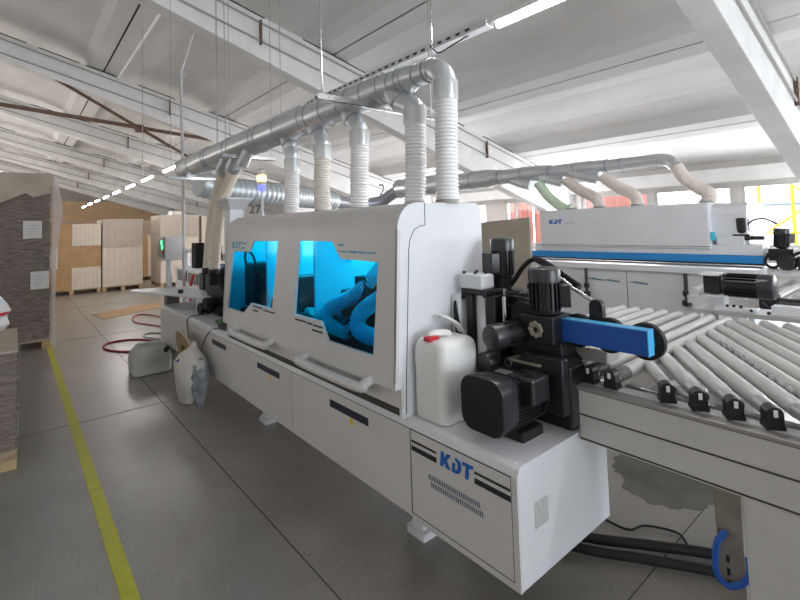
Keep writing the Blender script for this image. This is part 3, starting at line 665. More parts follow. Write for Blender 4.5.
# feeding unit behind the wing table
fu = thing('panel_feeder', 'white panel feeder frame with dark slots behind the control panel', 'machine', (-8.4, 2.6, 0))
obj('body', MB().box(-9.3, -7.3, 2.3, 2.8, .55, 1.02), PAINTW, fu, .015)
obj('dark_slot', MB().box(-9.1, -8.55, 2.29, 2.30, .80, .98).box(-8.45, -7.9, 2.29, 2.30, .78, .96).box(-7.8, -7.4, 2.29, 2.30, .72, .95), BLACK, fu)
obj('tube_frame', MB().tube([(-9.3, 2.5, 1.0), (-9.3, 2.5, 1.25), (-9.2, 2.5, 1.32), (-7.5, 2.5, 1.32)], .05, 12, 3), PAINTW, fu)
obj('frame_head', MB().box(-7.6, -6.6, 2.4, 2.55, 1.20, 1.32), WHITEP, fu, .03)
for x in (-9.15, -7.45): obj('leg', MB().box(x - .06, x + .06, 2.4, 2.6, 0, .56), PAINTW, fu, .01)
obj('blue_unit', MB().box(-7.3, -7.0, 2.3, 2.5, .9, 1.15), mat('blue_grey_box', (.15, .25, .42), .5), fu, .01)
obj('red_hose', MB().tube([(-8.0, 2.25, .95), (-7.95, 2.2, .8), (-8.0, 2.2, .65), (-7.95, 2.2, .5)], .02, 8, 5), RED, fu)
obj('drive_unit', MB().box(-7.0, -6.3, 2.35, 2.6, .65, .95).cyl((-6.9, 2.3, 1.25), (-6.9, 2.3, 1.45), .05), BLACK, fu, .01)
obj('air_line', MB().tube([(-7.3, 2.25, .8), (-7.2, 2.2, 1.0), (-7.1, 2.2, 1.1), (-6.95, 2.2, .95), (-6.9, 2.2, .75)], .012, 8, 5), WHITEP, fu)

# ============================================================ ROLLER CONVEYOR
RC = thing('roller_conveyor', 'roller conveyor with slanted grey rollers beside the front machine', 'conveyor', (-.3, 2.8, 0))
XE = 1.3
rl = obj('side_rail', MB().box(-1.125, XE, 1.95, 1.975, .672, .895), RAIL, RC, .002)
obj('side_rail_top', MB().plate([[(1.945, .895), (1.945, .907), (1.955, .909), (2.075, .909), (2.075, .897), (1.98, .897), (1.98, .895)]], YZ, -1.13, XE), mat('rail_top_grey', (.33, .315, .30), .4, .3), rl)
mb = MB()
for z in (.895, .787, .682): mb.box(-1.126, XE, 1.9485, 1.95, z - .004, z + .003)
obj('rail_groove', mb, GROOVE, rl)
obj('bracket_strip', MB().box(-1.12, XE, 2.0, 2.05, .909, .914), mat('white_strip', (.66, .67, .67), .35), rl)
obj('inner_rail', MB().box(-1.0, XE, 2.13, 2.16, .80, .90), TABLE, RC, .002)
obj('far_rail', MB().box(-2.0, XE, 3.70, 3.74, .72, .93), PAINT, RC, .003)
obj('cross_beam', MB().box(-.98, -.94, 1.98, 3.70, .74, .84).box(.3, .36, 1.98, 3.7, .74, .84), PAINT, RC)
obj('support_leg', MB().box(-.526, XE, 1.952, 1.985, 0, .672), RAIL, RC, .002)
obj('support_leg', MB().box(-2.0, -1.9, 3.6, 3.7, 0, .74), PAINT, RC)
obj('support_leg', MB().box(.4, .5, 3.6, 3.7, 0, .74), PAINT, RC)
obj('slotted_post', MB().box(-.640, -.555, 2.03, 2.06, 0.02, .672).box(-.640, -.636, 2.03, 2.12, .02, .672), mat('galvanised_dull', (.33, .30, .25), .6, .3, noise=.2), RC, .002)
mb = MB()
for i in range(3): mb.box(-.612, -.602, 2.028, 2.03, .375 - i * .045, .40 - i * .045)
obj('post_slot', mb, BLACK, RC)
obj('rubber_fitting', MB().cyl((-.62, 2.02, .46), (-.615, 2.01, .49), .012), BROWN, RC)
def roller(a, b, r, near_sleeve=True, steel=False):
    A, B = Vector(a), Vector(b); d = (B - A).normalized(); L = (B - A).length
    root = obj('roller', MB().lathe(A + d * .10, d, [(0, r * .9), (.006, r), (L - .12, r), (L - .114, r * .86)], 20), ROLL, RC)
    obj('roller_end', MB().lathe(A, d, [(.0, r * .55), (.004, r * .93), (.098, r * .93)], 18), SLEEVE if steel else ROLLSTEEL, root)
    obj('roller_bearing', MB().lathe(A, -d, [(0, r * .85), (.012, r * .85), (.014, r * .45), (.03, r * .4)], 16), STEEL, root)
    obj('roller_bearing', MB().lathe(B - d * .02, d, [(0, r * .7), (.012, r * .7), (.014, r * .35), (.035, r * .3)], 14), STEEL, root)
    return root
def bracket(x, root, ang=0):
    M = Matrix.Translation((x, 2.025, .914)) @ Matrix.Rotation(ang, 4, 'Z')
    mb = MB()
    pr = [(-.030, 0), (.030, 0), (.030, .012), (.026, .02), (.026, .052)] + [(.026 * math.cos(t), .052 + .026 * math.sin(t)) for t in (.3, .8, 1.2, 1.57, 2.0, 2.4, 2.8)] + [(-.026, .052), (-.026, .02), (-.030, .012)]
    mb.plate([pr], lambda a, b, t: tuple(M @ Vector((a, t, b))), -.034, .018)
    obj('roller_bracket', mb, BLACK, root, .003)
    mb = MB(); mb.box(-.006, .006, -.039, -.034, .045, .068, M)
    obj('bracket_clip', mb, WHITEP, root)
RZ = .952
for k in range(8):
    x = -1.0 - .098 * k
    y0 = 2.05 if k < 2 else 2.26
    r = roller((x, y0, RZ), (x + 0, 3.66, RZ), .031, True, k < 2)
    if k < 2: bracket(x, r)
sl = .65
for k in range(16):
    xn = -.785 + .1125 * k + (.004 * (k - 7) if k > 7 else 0)
    an = Vector((xn, 2.055, RZ)); yb_ = 2.04 + (.968 + xn) / sl
    if yb_ < 3.62: bn = Vector((-.968, yb_, RZ))
    else: bn = Vector((xn - (3.66 - 2.04) * sl, 3.66, RZ))
    r = roller(an, bn, .032 if k else .027)
    bracket(xn, r, math.atan(sl))
# little skate wheels between two rollers
obj('skate_rail', MB().tube([(-.279 - .95 * sl, 3.005, .93), (-.279 - .2 * sl, 2.255, .93)], .006, 8), STEEL, RC)
sw = None
for i in range(11):
    f = i / 10; y = 2.93 - .62 * f; x = -.279 - (y - 2.055) * sl
    s_ = obj('skate_wheel', MB().lathe((x, y, .962), (.84, .545, 0), [(-.008, .014), (-.006, .02), (.006, .02), (.008, .014)], 18), STEEL, RC)
obj('air_fitting', MB().box(-.84, -.76, 2.2, 2.3, .84, .89).cyl((-.9, 2.1, .86), (-.82, 2.2, .90), .012).cyl((-.87, 2.08, .85), (-.79, 2.18, .88), .012), STEEL, RC)
# motor unit standing on the far rail
fm = thing('conveyor_drive', 'black horizontal motor with finned fan cover on the far rail of the conveyor', 'motor', (-.9, 3.98, 0))
obj('rail_shelf', MB().box(-1.28, XE, 3.86, 4.12, .945, .975), TABLE, fm, .002)
obj('shelf_post', MB().box(-1.2, -1.14, 3.95, 4.05, 0, .945), PAINT, fm); obj('shelf_post', MB().box(.6, .66, 3.95, 4.05, 0, .945), PAINT, fm)
obj('gear_case', MB().box(-1.22, -1.11, 3.92, 4.06, 1.085, 1.215), BLACK, fm, .01)
for q in ((-1.24, -1.12, 3.90, 4.08, 1.215, 1.228), (-1.22, -1.12, 3.90, 4.08, 1.06, 1.075), (-1.22, -1.1, 3.95, 4.05, .975, 1.06)): obj('gear_plate', MB().box(*q), PAINTW, fm)
mo = motor(fm, (-1.12, 3.98, 1.15), (1, 0, 0), .088, .32, None)
obj('cover_box', MB().box(-.82, -.65, 3.90, 4.0, .975, 1.035), PAINTW, fm, .004)
mb = MB().box(-1.15, -.9, 3.9, 4.0, .975, 1.0)
obj('mount_plate', mb, PAINTW, fm, .003)
mb = MB()
for x, z in ((-1.07, 1.01), (-1.03, 1.012), (-.99, 1.01), (-.93, .99), (-.835, .985)): mb.cyl((x, 3.895, z), (x, 3.92, z), .01, n=10)
obj('bolt', mb, BLACK, fm)
obj('motor_cable', MB().tube([(-.88, 3.95, 1.05), (-.84, 3.93, 1.02), (-.78, 3.93, 1.03), (-.72, 3.95, 1.02)], .005, 8, 5), BLACK, fm)

# ============================================================ REAR MACHINE
E2 = thing('edge_banding_machine', 'white edge banding machine with a blue band at the rear by the windows', 'machine', (-3.0, 6.8, 0))
F = 6.4
obj('base_cabinet', MB().box(-5.2, -1.5, F + .0, F + .9, .2, .955), PAINTW, E2, .006)
obj('table_edge', MB().box(-5.2, -1.45, F - .06, F + .95, .955, 1.03), PAINTW, E2, .006)
obj('chain_guide', MB().box(-4.45, -1.4, F - .01, F + .1, 1.045, 1.07), mat('chain_grey', (.18, .18, .19), .5, noise=.4, scale=40), E2)
obj('blue_band', MB().box(-4.42, -1.37, F - .03, F + .05, 1.10, 1.19), CYANB, E2, .004)
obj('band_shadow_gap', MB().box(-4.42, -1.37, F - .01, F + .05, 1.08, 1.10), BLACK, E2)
obj('lower_panel', MB().box(-4.30, -1.38, F - .01, F + .3, 1.19, 1.31), PAINTW, E2, .006)
obj('hood', MB().box(-4.18, -1.87, F - .04, F + .7, 1.255, 1.815), PAINTW, E2, .02)
obj('seam', MB().box(-4.18, -1.87, F - .042, F - .039, 1.285, 1.291), GROOVE, E2)
obj('hood_rear', MB().plate([rrect(F + .05, F + .85, 1.29, 1.80, .12)], YZ, -1.87, -1.52), PAINTW, E2, .006)
obj('cyan_tab', MB().box(-1.865, -1.83, F - .035, F, 1.36, 1.46), CYANE, E2)
obj('small_box', MB().box(-1.82, -1.55, F + .0, F + .25, 1.31, 1.41), PAINTW, E2, .01)
mb = kdt(MB(), XZ, -4.02, -3.80, 1.60, 1.67, F - .044, F - .039)
obj('logo', mb, KBLUE, E2)
mb = MB()
for i in range(4): mb.box(-3.77 + i * .045, -3.745 + i * .045, F - .042, F - .039, 1.602, 1.625)
obj('print_text_block', mb, mat('grey_print', (.45, .48, .55), .6), E2)
for x in (-2.16, -3.45):
    p_ = obj('column', MB().cyl((x, F - .05, .55), (x, F - .05, .955), .022), GROOVE, E2)
    obj('column_nut', MB().cyl((x, F - .05, .68), (x, F - .05, .74), .04).cyl((x, F - .05, .56), (x, F - .05, .62), .05), BLACK, p_)
mb = MB()
for x, z in ((-3.35, .80), (-3.12, .795), (-2.75, .79)): mb.plate([[(x - .14, z), (x - .02, z + .02), (x + .13, z + .003), (x + .12, z - .02), (x, z - .01)]], XZ, F - .004, F + .001)
obj('worn_sticker', mb, SMEAR, E2)
obj('seam', MB().box(-2.9, -2.894, F - .003, F + .001, .2, .95), GROOVE, E2)
for x in (-4.9, -3.2, -1.7): obj('foot', MB().cyl((x, F + .3, 0), (x, F + .3, .21), .04).cyl((x, F + .3, 0), (x, F + .3, .03), .09), PAINT, E2)
obj('spindle_motor', MB().lathe((-1.58, F + .1, 1.43), (0, 0, 1), [(0, .04), (.02, .062), (.05, .068), (.18, .07), (.19, .055)], 20), MOTOR, E2)
obj('motor_flange', MB().box(-1.66, -1.50, F + .02, F + .18, 1.36, 1.43), BLACK, E2)
obj('spindle', MB().cyl((-1.70, F + .1, 1.385), (-1.38, F + .1, 1.385), .022), BLACK, E2)
motor(E2, (-1.24, F + .1, 1.27), (.08, 0, 1), .075, .22, (1, -.4, .2))
obj('trim_head', MB().box(-1.34, -1.12, F + .0, F + .3, 1.14, 1.27), BLACK, E2, .01)
obj('trim_head', MB().lathe((-1.17, F - .12, 1.13), (0, 1, 0), [(0, .07), (.02, .085), (.2, .085)], 20), MOTOR, E2)
obj('trim_head', MB().box(-1.08, -.75, F - .1, F + .2, 1.06, 1.2), MOTOR, E2, .01)
obj('head_bracket', MB().box(-1.35, -.6, F - .05, F + .3, .97, 1.06), PAINTW, E2, .01)
obj('cable', MB().tube([(-1.56, F + .08, 1.50), (-1.47, F + .06, 1.585), (-1.36, F + .06, 1.60), (-1.26, F + .1, 1.54)], .010, 8, 6), BLACK, E2)
obj('cable', MB().tube([(-1.33, F - .02, 1.22), (-1.36, F - .05, 1.12), (-1.28, F - .08, 1.07), (-1.18, F - .1, 1.14), (-1.05, F - .08, 1.24), (-.9, F - .05, 1.2)], .016, 8, 6), BLACK2, E2)

# its own outfeed rollers
rr = thing('outfeed_rollers', 'short bank of pale rollers at the outfeed of the rear machine', 'conveyor', (-1.5, 5.9, 0))
obj('side_frame', MB().box(-1.62, .6, 4.78, 4.82, .86, .93), PAINT, rr); obj('side_frame', MB().box(-1.62, .6, 6.2, 6.24, .86, .93), PAINT, rr)
for i in range(12):
    x = -1.58 + i * .15
    obj('roller', MB().cyl((x, 4.82, .955), (x, 6.2, .955), .042, n=16), ROLL, rr)
for x in (-1.55, .5):
    for y in (4.8, 6.2): obj('leg', MB().box(x - .03, x + .03, y - .02, y + .04, 0, .86), PAINT, rr)
obj('rail_motor', MB().cyl((-.95, 4.7, .92), (-.65, 4.7, .92), .06).box(-1.05, -.94, 4.63, 4.77, .84, 1.0), BLACK, rr)
obj('rail_shelf', MB().box(-.6, 1.0, 4.6, 4.77, .86, .90), TABLE, rr)

# brown board panel between the machines
tag(obj('chipboard_sheet', MB().plate([[(-4.25, 0), (-3.10, 0), (-3.10, 1.70), (-4.25, 1.635)]], XZ, 4.5, 4.53), CHIP), 'upright beige chipboard panel standing behind the front machine', 'board')
o_ = thing('panel_trolley', 'small white trolley frame supporting the upright chipboard panel', 'trolley', (-3.6, 4.8, 0))
obj('frame', MB().box(-4.2, -3.15, 4.54, 4.58, .1, 1.2), PAINT, o_); obj('deck', MB().box(-4.2, -3.15, 4.58, 5.1, .1, .16), PAINT, o_)
for x in (-4.1, -3.25):
    for y in (4.62, 5.0): obj('caster', MB().cyl((x - .02, y, .05), (x + .02, y, .05), .05), BLACK, o_)

# ============================================================ DUCTS AND HOSES
D1 = thing('extraction_duct', 'large galvanised duct stepping down in width above the front machine', 'duct', (-4.3, 1.9, 2.57))
segs = [(-7.1, -5.85, .146), (-5.85, -4.35, .138), (-4.35, -3.35, .128), (-3.35, -2.78, .115), (-2.78, -2.3, .102), (-2.3, -2.08, .086)]
zc = 2.57
rings = MB()
for i, (a, b, r) in enumerate(segs):
    nr = segs[i + 1][2] if i + 1 < len(segs) else .066
    p = [(0, r), (b - a - .06, r), (b - a, nr)] if i else [(-.04, r * .9), (0, r), (b - a - .06, r), (b - a, nr)]
    obj('duct_section', MB().lathe((a, 1.9, zc), (1, 0, 0), p, 36), GALV, D1)
    for x in (a + .02, b - .07, a + (b - a) * .45):
        obj('seam_ring', MB().torus((x, 1.9, zc), (1, 0, 0), r, .006, 36, 6), GALVR, D1)
# elbow down to the last hose
el = [(-2.08, 1.9, zc), (-1.98, 1.9, zc)] + [(-1.96 + .13 * math.sin(t), 1.9, zc - .0 - .13 * (1 - math.cos(t))) for t in [PI / 2 * k / 6 for k in range(1, 7)]] + [(-1.83, 1.9, 2.41)]
obj('elbow', MB().tube(el, .066, 28), GALV, D1)
for x in (-2.06, -1.97): obj('seam_ring', MB().torus((x, 1.9, zc), (1, 0, 0), .068, .005, 32, 6), GALVR, D1)
HX = [-1.83, -2.10, -2.70, -3.22, -3.75]
for i, x in enumerate(HX[1:]):
    r0 = [.096, .106, .12, .131][i]
    xs_ = x - [.22, .16, .15, .13][i]
    pts = [(xs_, 1.9, zc - .02), (xs_ + .08, 1.9, zc - r0 - .02), (x - .03, 1.9, zc - r0 - .08), (x, 1.9, zc - r0 - .13), (x, 1.9, [2.36, 2.32, 2.29, 2.25][i])]
    obj('branch', MB().tube(pts, [.072, .07, .067, .066, .066], 24, 4), GALV, D1)
    obj('seam_ring', MB().torus((xs_ + .1, 1.9, zc - r0 - .035), (.6, 0, -.8), .072, .005, 28, 6), GALVR, D1)
for x in (-5.30, -4.62, -4.96):
    obj('branch', MB().tube([(x, 1.86, zc - .08), (x - .06, 1.84, zc - .16), (x - .12, 1.83, zc - .23)], .06, 20, 3), GALV, D1)
ords = ['nearest tall white ribbed hose, fed by the duct elbow', 'second tall white ribbed hose from the duct elbow', 'middle of the five upright ribbed hoses on the front hood', 'fourth upright hose from the elbow, slightly cream coloured', 'leftmost of the five upright ribbed hoses, nearest the beacon']
for i, x in enumerate(HX):
    ztop = [2.46, 2.37, 2.33, 2.30, 2.26][i]
    h = thing('ribbed_hose', ords[i], 'hose', (x, 1.88, 1.77), 'hoses from the duct to the front hood')
    m_ = HOSE if i != 3 else mat('cream_hose', (.84, .80, .73), .45)
    lean = [.0, -.01, .0, .02, -.0][i]
    zq = ztop - .085
    obj('hose_wall', MB().tube([(x, 1.9, zq), (x - lean * .5, 1.89, (zq + 1.78) / 2), (x + lean, 1.88, 1.775)], .067, 28, 10, (.021, .007)), m_, h)
    obj('cuff', MB().lathe((x, 1.9, zq - .015), (0, 0, 1), [(0, .070), (.02, .073), (.05, .071), (.08, .073), (.115, .071)], 26), mat('clear_cuff', (.60, .62, .62), .25, .35), h)
    obj('socket', MB().cyl((x + lean, 1.88, 1.765), (x + lean, 1.88, 1.79), .068, n=28), mat('socket_grey', (.35, .34, .32), .5), h)
for i, pts in enumerate((((-5.42, 1.88, 2.36), (-5.72, 1.93, 2.22), (-6.05, 1.97, 2.0), (-6.33, 2.0, 1.6), (-6.45, 2.0, 1.16)), ((-5.08, 1.88, 2.36), (-5.35, 1.92, 2.24), (-5.75, 1.96, 2.0), (-6.0, 1.98, 1.65), (-6.12, 1.98, 1.16)))):
    h = thing('ribbed_hose', ['beige ribbed hose at far left of the duct, running to the infeed end', 'beige ribbed hose crossing in front of the suction hopper'][i], 'hose', pts[-1], 'hoses to the infeed end')
    obj('hose_wall', MB().tube(pts, .068, 20, 10, (.034, .009)), HOSEB, h)
    d_ = (Vector(pts[0]) - Vector(pts[1])).normalized(); q = Vector(pts[0])
    obj('cuff', MB().cyl(q - d_ * .05, q + d_ * .05, .075), mat('clear_cuff', (.6, .62, .62)), h)
# hangers
def hanger(x, y0, y1, z, label, r=.004, zt0=None):
    t = thing('duct_hanger', label, 'hanger', (x, (y0 + y1) / 2, z), 'hangers of the front duct')
    obj('strut', MB().box(x - .02, x + .02, y0 - .04, y1 + .04, z - .04, z - .036).box(x - .02, x - .017, y0 - .04, y1 + .04, z - .04, z).box(x + .017, x + .02, y0 - .04, y1 + .04, z - .04, z), STEEL, t)
    for y in (y0, y1): obj('rod', MB().cyl((x, y, z - .06), (x, y, roof_z(y) + .02), r, n=8), STEEL, t)
hanger(-2.45, 1.45, 2.38, 2.475, 'duct hanger nearest the elbow, with a long cross strut', .006)
hanger(-4.75, 1.66, 2.16, 2.44, 'duct hanger above the beacon')
hanger(-6.9, 1.66, 2.30, 2.43, 'duct hanger at the left end of the duct')
t = thing('duct_hanger', 'single thin rod holding the duct at the elbow', 'hanger', (-1.93, 1.9, 2.63), 'single rods of the front duct')
obj('rod', MB().cyl((-1.93, 1.9, 2.62), (-1.93, 1.9, roof_z(1.9)), .004, n=8), STEEL, t); obj('clip', MB().torus((-1.93, 1.9, zc), (1, 0, 0), .07, .004, 28, 6), STEEL, t)
for x, lab in ((-3.96, 'single thin rod above the third ribbed hose'), (-5.73, 'single thin rod over the left part of the duct'), (-5.3, 'single rod just right of the leftmost rod of the duct')):
    t = thing('duct_hanger', lab, 'hanger', (x, 1.9, 2.70), 'single rods of the front duct'); obj('rod', MB().cyl((x, 1.9, 2.69), (x, 1.9, roof_z(1.9)), .004, n=8), STEEL, t)
t = thing('duct_hanger', 'very thin plumb rod between the thin pole and the wall of boxes', 'hanger', (-10, 1.9, 2.35)); obj('rod', MB().cyl((-10, 1.9, 2.35), (-10, 1.9, roof_z(1.9)), .006, n=8), STEEL, t)
# thin pole by the control panel
pp = thing('conduit_pole', 'tall thin white conduit pole rising from the control panel', 'pole', (-8.05, 2.12, 0))
obj('pole', MB().tube([(-8.05, 2.12, 0), (-8.05, 2.12, 2.4), (-8.0, 2.08, 4.30), (-7.99, 2.1, 4.36), (-7.85, 2.31, 5.20)], .024, 12), mat('pole_grey', (.50, .49, .50), .5), pp)
obj('pole_clamp', MB().box(-8.09, -8.01, 2.08, 2.16, 4.2, 4.3), PIPE, pp)

# rear duct
D2 = thing('extraction_duct', 'galvanised duct above the rear machine, curving down at its right end', 'duct', (-5.5, 6.9, 2.47))
s2 = [(-8.25, -6.6, .215, 2.50), (-6.6, -5.35, .175, 2.49), (-5.35, -4.3, .135, 2.48), (-4.3, -3.35, .108, 2.465), (-3.35, -2.85, .09, 2.46)]
for i, (a, b, r, z) in enumerate(s2):
    nr = s2[i + 1][2] if i + 1 < len(s2) else .083
    obj('duct_section', MB().lathe((a, 6.9, z), (1, 0, 0), [(0, r), (b - a - .25, r), (b - a, nr)], 32), GALV, D2)
    obj('seam_ring', MB().torus((a + .03, 6.9, z), (1, 0, 0), r + .004, .012, 32, 6), GALVR, D2)
    obj('seam_ring', MB().torus((a + (b - a) * .5, 6.9, z), (1, 0, 0), r + .002, .008, 32, 6), GALVR, D2)
obj('elbow', MB().tube([(-2.87, 6.9, 2.46), (-2.6, 6.9, 2.46), (-2.45, 6.88, 2.42), (-2.36, 6.85, 2.33)], .083, 24, 5), GALV, D2)
for x, r in ((-4.75, .15), (-4.15, .12), (-3.55, .1)):
    obj('branch', MB().tube([(x - .35, 6.9, 2.44), (x - .1, 6.88, 2.34), (x + .12, 6.86, 2.28)], .10, 20, 4), GALV, D2)
for p, m_, lab in ((((-4.50, 6.85, 2.30), (-4.3, 6.84, 2.05), (-4.05, 6.83, 1.86), (-3.9, 6.83, 1.82)), HOSEG, 'pale green suction hose at the left end of the rear hood'),
                (((-3.98, 6.85, 2.30), (-3.75, 6.84, 2.12), (-3.5, 6.83, 1.98), (-3.44, 6.83, 1.82)), HOSEP, 'pinkish suction hose, second from left on the rear hood'),
                (((-3.38, 6.85, 2.30), (-3.15, 6.84, 2.12), (-2.92, 6.83, 1.98), (-2.88, 6.83, 1.82)), HOSEP, 'pinkish suction hose in front of the window on the rear hood'),
                (((-2.36, 6.85, 2.34), (-2.27, 6.84, 2.17), (-2.1, 6.83, 2.02), (-1.98, 6.83, 1.93), (-2.02, 6.83, 1.82)), HOSEP, 'rightmost suction hose under the elbow of the rear duct')):
    h = thing('suction_hose', lab, 'hose', p[-1], 'hoses of the rear machine')
    obj('hose_wall', MB().tube(p, .085, 20, 10, (.03, .004)), m_, h)
    obj('socket', MB().cyl((p[-1][0], 6.83, 1.815), (p[-1][0], 6.83, 1.85), .095), mat('socket_grey', (.35, .34, .32)), h)
# flexible collector behind
fx = thing('flexible_duct', 'wide silver corrugated flexible duct behind the upright hoses', 'duct', (-8.2, 4.3, 2.3))
FLEXM = mat('flex_silver', (.58, .64, .66), .4, .5)
obj('duct_wall', MB().tube([(-8.75, 5.4, 2.24), (-8.45, 4.65, 2.28), (-7.95, 3.6, 2.30), (-7.75, 2.75, 2.34), (-7.65, 2.25, 2.42)], .215, 32, 8, (.10, .012)), FLEXM, fx)
obj('narrow_pipe', MB().tube([(-8.2, 6.9, 2.48), (-8.45, 6.85, 2.40), (-8.7, 6.7, 2.24), (-8.9, 6.3, 2.18), (-8.85, 5.8, 2.20), (-8.75, 5.4, 2.24)], .14, 24, 8), GALVR, fx)

# ============================================================ THINGS ON AND BESIDE THE FRONT MACHINE
jg = thing('jerry_can', 'white translucent jerry can with red cap on the end of the front machine', 'jerry can', (-1.68, 1.72, .70))
def soft_box(mb, cx, cy, hx, hy, levels, rr=.3):
    rg = []
    for z, k in levels: rg.append([(cx + a, cy + b, z) for a, b in rrect(-hx * k, hx * k, -hy * k, hy * k, min(hx, hy) * k * rr * 2 * .9, 6)])
    return mb.loft(rg)
jx, jy = -1.678, 1.672
body = obj('body', soft_box(MB(), jx, jy, .112, .132, [(.700, .86), (.706, .95), (.72, .99), (.80, 1.0), (.90, .985), (.98, 1.0), (1.04, .99), (1.065, .94), (1.082, .82), (1.086, .70)], .24), JUG, jg)
obj('handle', MB().tube([(jx - .02, jy - .09, 1.06), (jx - .02, jy - .085, 1.098), (jx - .01, jy - .06, 1.108), (jx, jy + .0, 1.106), (jx + .0, jy + .03, 1.09), (jx, jy + .04, 1.06)], .017, 10, 4), JUG, jg)
obj('cap', MB().box(jx - .03, jx + .02, jy - .125, jy - .055, 1.078, 1.104), RED, jg, .008)
for dx in (0, .03): pass
cl = thing('clear_tube', 'pair of clear plastic tubes leaning from the jerry can to the hood', 'tube', (-1.72, 1.8, 1.1))
for dx in (0, .028): obj('tube', MB().tube([(-1.755 + dx, 1.70, 1.175), (-1.74 + dx, 1.72, 1.17), (-1.715 + dx, 1.78, 1.13), (-1.70 + dx, 1.81, 1.085)], .008, 8, 4), WHITEP, cl)
# can on the floor
fc = thing('jerry_can', 'dirty greenish white jerry can standing on the floor at the infeed end', 'jerry can', (-6.55, 1.27, 0))
obj('body', soft_box(MB(), -6.30, 1.27, .20, .21, [(0, .9), (.01, .98), (.17, 1.0), (.25, .93), (.30, .74), (.31, .66)], .22), JUG2, fc, .0)
obj('handle', MB().tube([(-6.36, 1.13, .29), (-6.36, 1.16, .325), (-6.33, 1.27, .33), (-6.30, 1.37, .325), (-6.30, 1.40, .29)], .02, 8, 4), mat('can_handle', (.55, .56, .56), .4), fc)
obj('cap', MB().cyl((-6.14, 1.40, .24), (-6.10, 1.42, .28), .028), BLACK, fc)
# reel ring leaning against the machine
re = thing('edge_band_reel', 'flat cardboard reel leaning against the front machine behind the paper sack', 'reel', (-5.08, 1.42, 0))
M_ = Vector((0, 1, .28)).normalized()
ctr = Vector((-5.22, 1.40, .33))
u_, w_, d_ = frame(M_)
mb = MB(); rg = []
for (r_, h_) in ((.30, 0), (.30, .04), (.155, .04), (.155, 0)):
    rg.append([tuple(ctr + d_ * h_ + (u_ * math.cos(2*PI*j/40) + w_ * math.sin(2*PI*j/40)) * r_) for j in range(40)])
mb.loft(rg, False, True, True); obj('ring', mb, REELC, re)
obj('band_edge', MB().torus(ctr + d_ * .02, d_, .300, .012, 40, 6), CARDL, re)
# crumpled sack
sk = thing('paper_sack', 'crumpled white plastic sack with blue print slumped against the machine', 'sack', (-4.78, 1.33, 0))
random.seed(11)
lev = [(0, .30), (.02, .45), (.08, .58), (.16, .78), (.25, .98), (.33, 1.08), (.40, 1.0), (.45, .78), (.49, .5), (.52, .3), (.58, .12)]
rg = []
for i, (z, k) in enumerate(lev):
    ring = []
    for j in range(22):
        a = 2 * PI * j / 22; wob = 1 + .10 * math.sin(3 * a + i * 1.1) + .07 * math.sin(7 * a + i * 2.3) + random.uniform(-.05, .05)
        ring.append((-4.88 + .26 * k * wob * math.cos(a) + .22 * z * z, 1.30 + .125 * k * wob * math.sin(a) + .09 * z, z))
    rg.append(ring)
obj('sack_body', MB().loft(rg), BAG, sk)
mb = MB()
for i, j in ((5, 15), (6, 14), (6, 16)):
    q = [Vector(rg[i][j]), Vector(rg[i][(j + 1) % 22]), Vector(rg[i + 1][(j + 1) % 22]), Vector(rg[i + 1][j])]
    c = sum(q, Vector()) / 4; nn = (q[1] - q[0]).cross(q[3] - q[0]).normalized() * .003
    mb.add([tuple(c + (p - c) * .5 + nn) for p in q] + [tuple(c + (p - c) * .5 - nn) for p in q], [[0, 1, 2, 3], [7, 6, 5, 4], [0, 4, 5, 1], [1, 5, 6, 2], [2, 6, 7, 3], [3, 7, 4, 0]])
obj('blue_print', mb, INKB, sk)
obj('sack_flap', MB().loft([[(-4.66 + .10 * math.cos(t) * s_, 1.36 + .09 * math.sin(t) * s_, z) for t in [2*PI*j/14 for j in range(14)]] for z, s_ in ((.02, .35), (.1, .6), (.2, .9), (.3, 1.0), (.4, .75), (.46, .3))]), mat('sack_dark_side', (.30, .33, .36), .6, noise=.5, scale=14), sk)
# red hoses on floor
for p, lab in ((((-7.35, 1.40, .012), (-7.6, 1.15, .012), (-7.95, 1.02, .012), (-8.3, 1.1, .012), (-8.3, 1.4, .012), (-8.0, 1.62, .012), (-7.5, 1.75, .012)), 'red air hose looping on the floor left of the floor jerry can'),
               (((-8.6, 2.1, .012), (-9.2, 1.95, .012), (-9.8, 1.75, .012), (-10.3, 1.78, .012), (-10.7, 1.95, .012), (-10.4, 2.15, .012), (-9.6, 2.3, .012)), 'red air hose looping on the floor under the white wing table')):
    tag(obj('air_hose', MB().tube(p, .016, 8, 6), REDH), lab, 'hose')
tag(obj('cable_loop', MB().tube([(-8.0, 1.75, .01), (-8.4, 1.6, .01), (-8.6, 1.75, .01), (-8.3, 1.95, .01)], .01, 8, 6), mat('pale_cable', (.3, .3, .3), .5)), 'thin grey cable loop on the floor between two red hoses', 'cable')
tag(obj('cardboard_sheet', MB().plate([[(-11.6, 1.25), (-12.3, 2.55), (-11.4, 2.6), (-10.75, 1.35)]], XY, .002, .012), CARD), 'flat brown cardboard sheet lying on the floor before the stacks', 'cardboard')
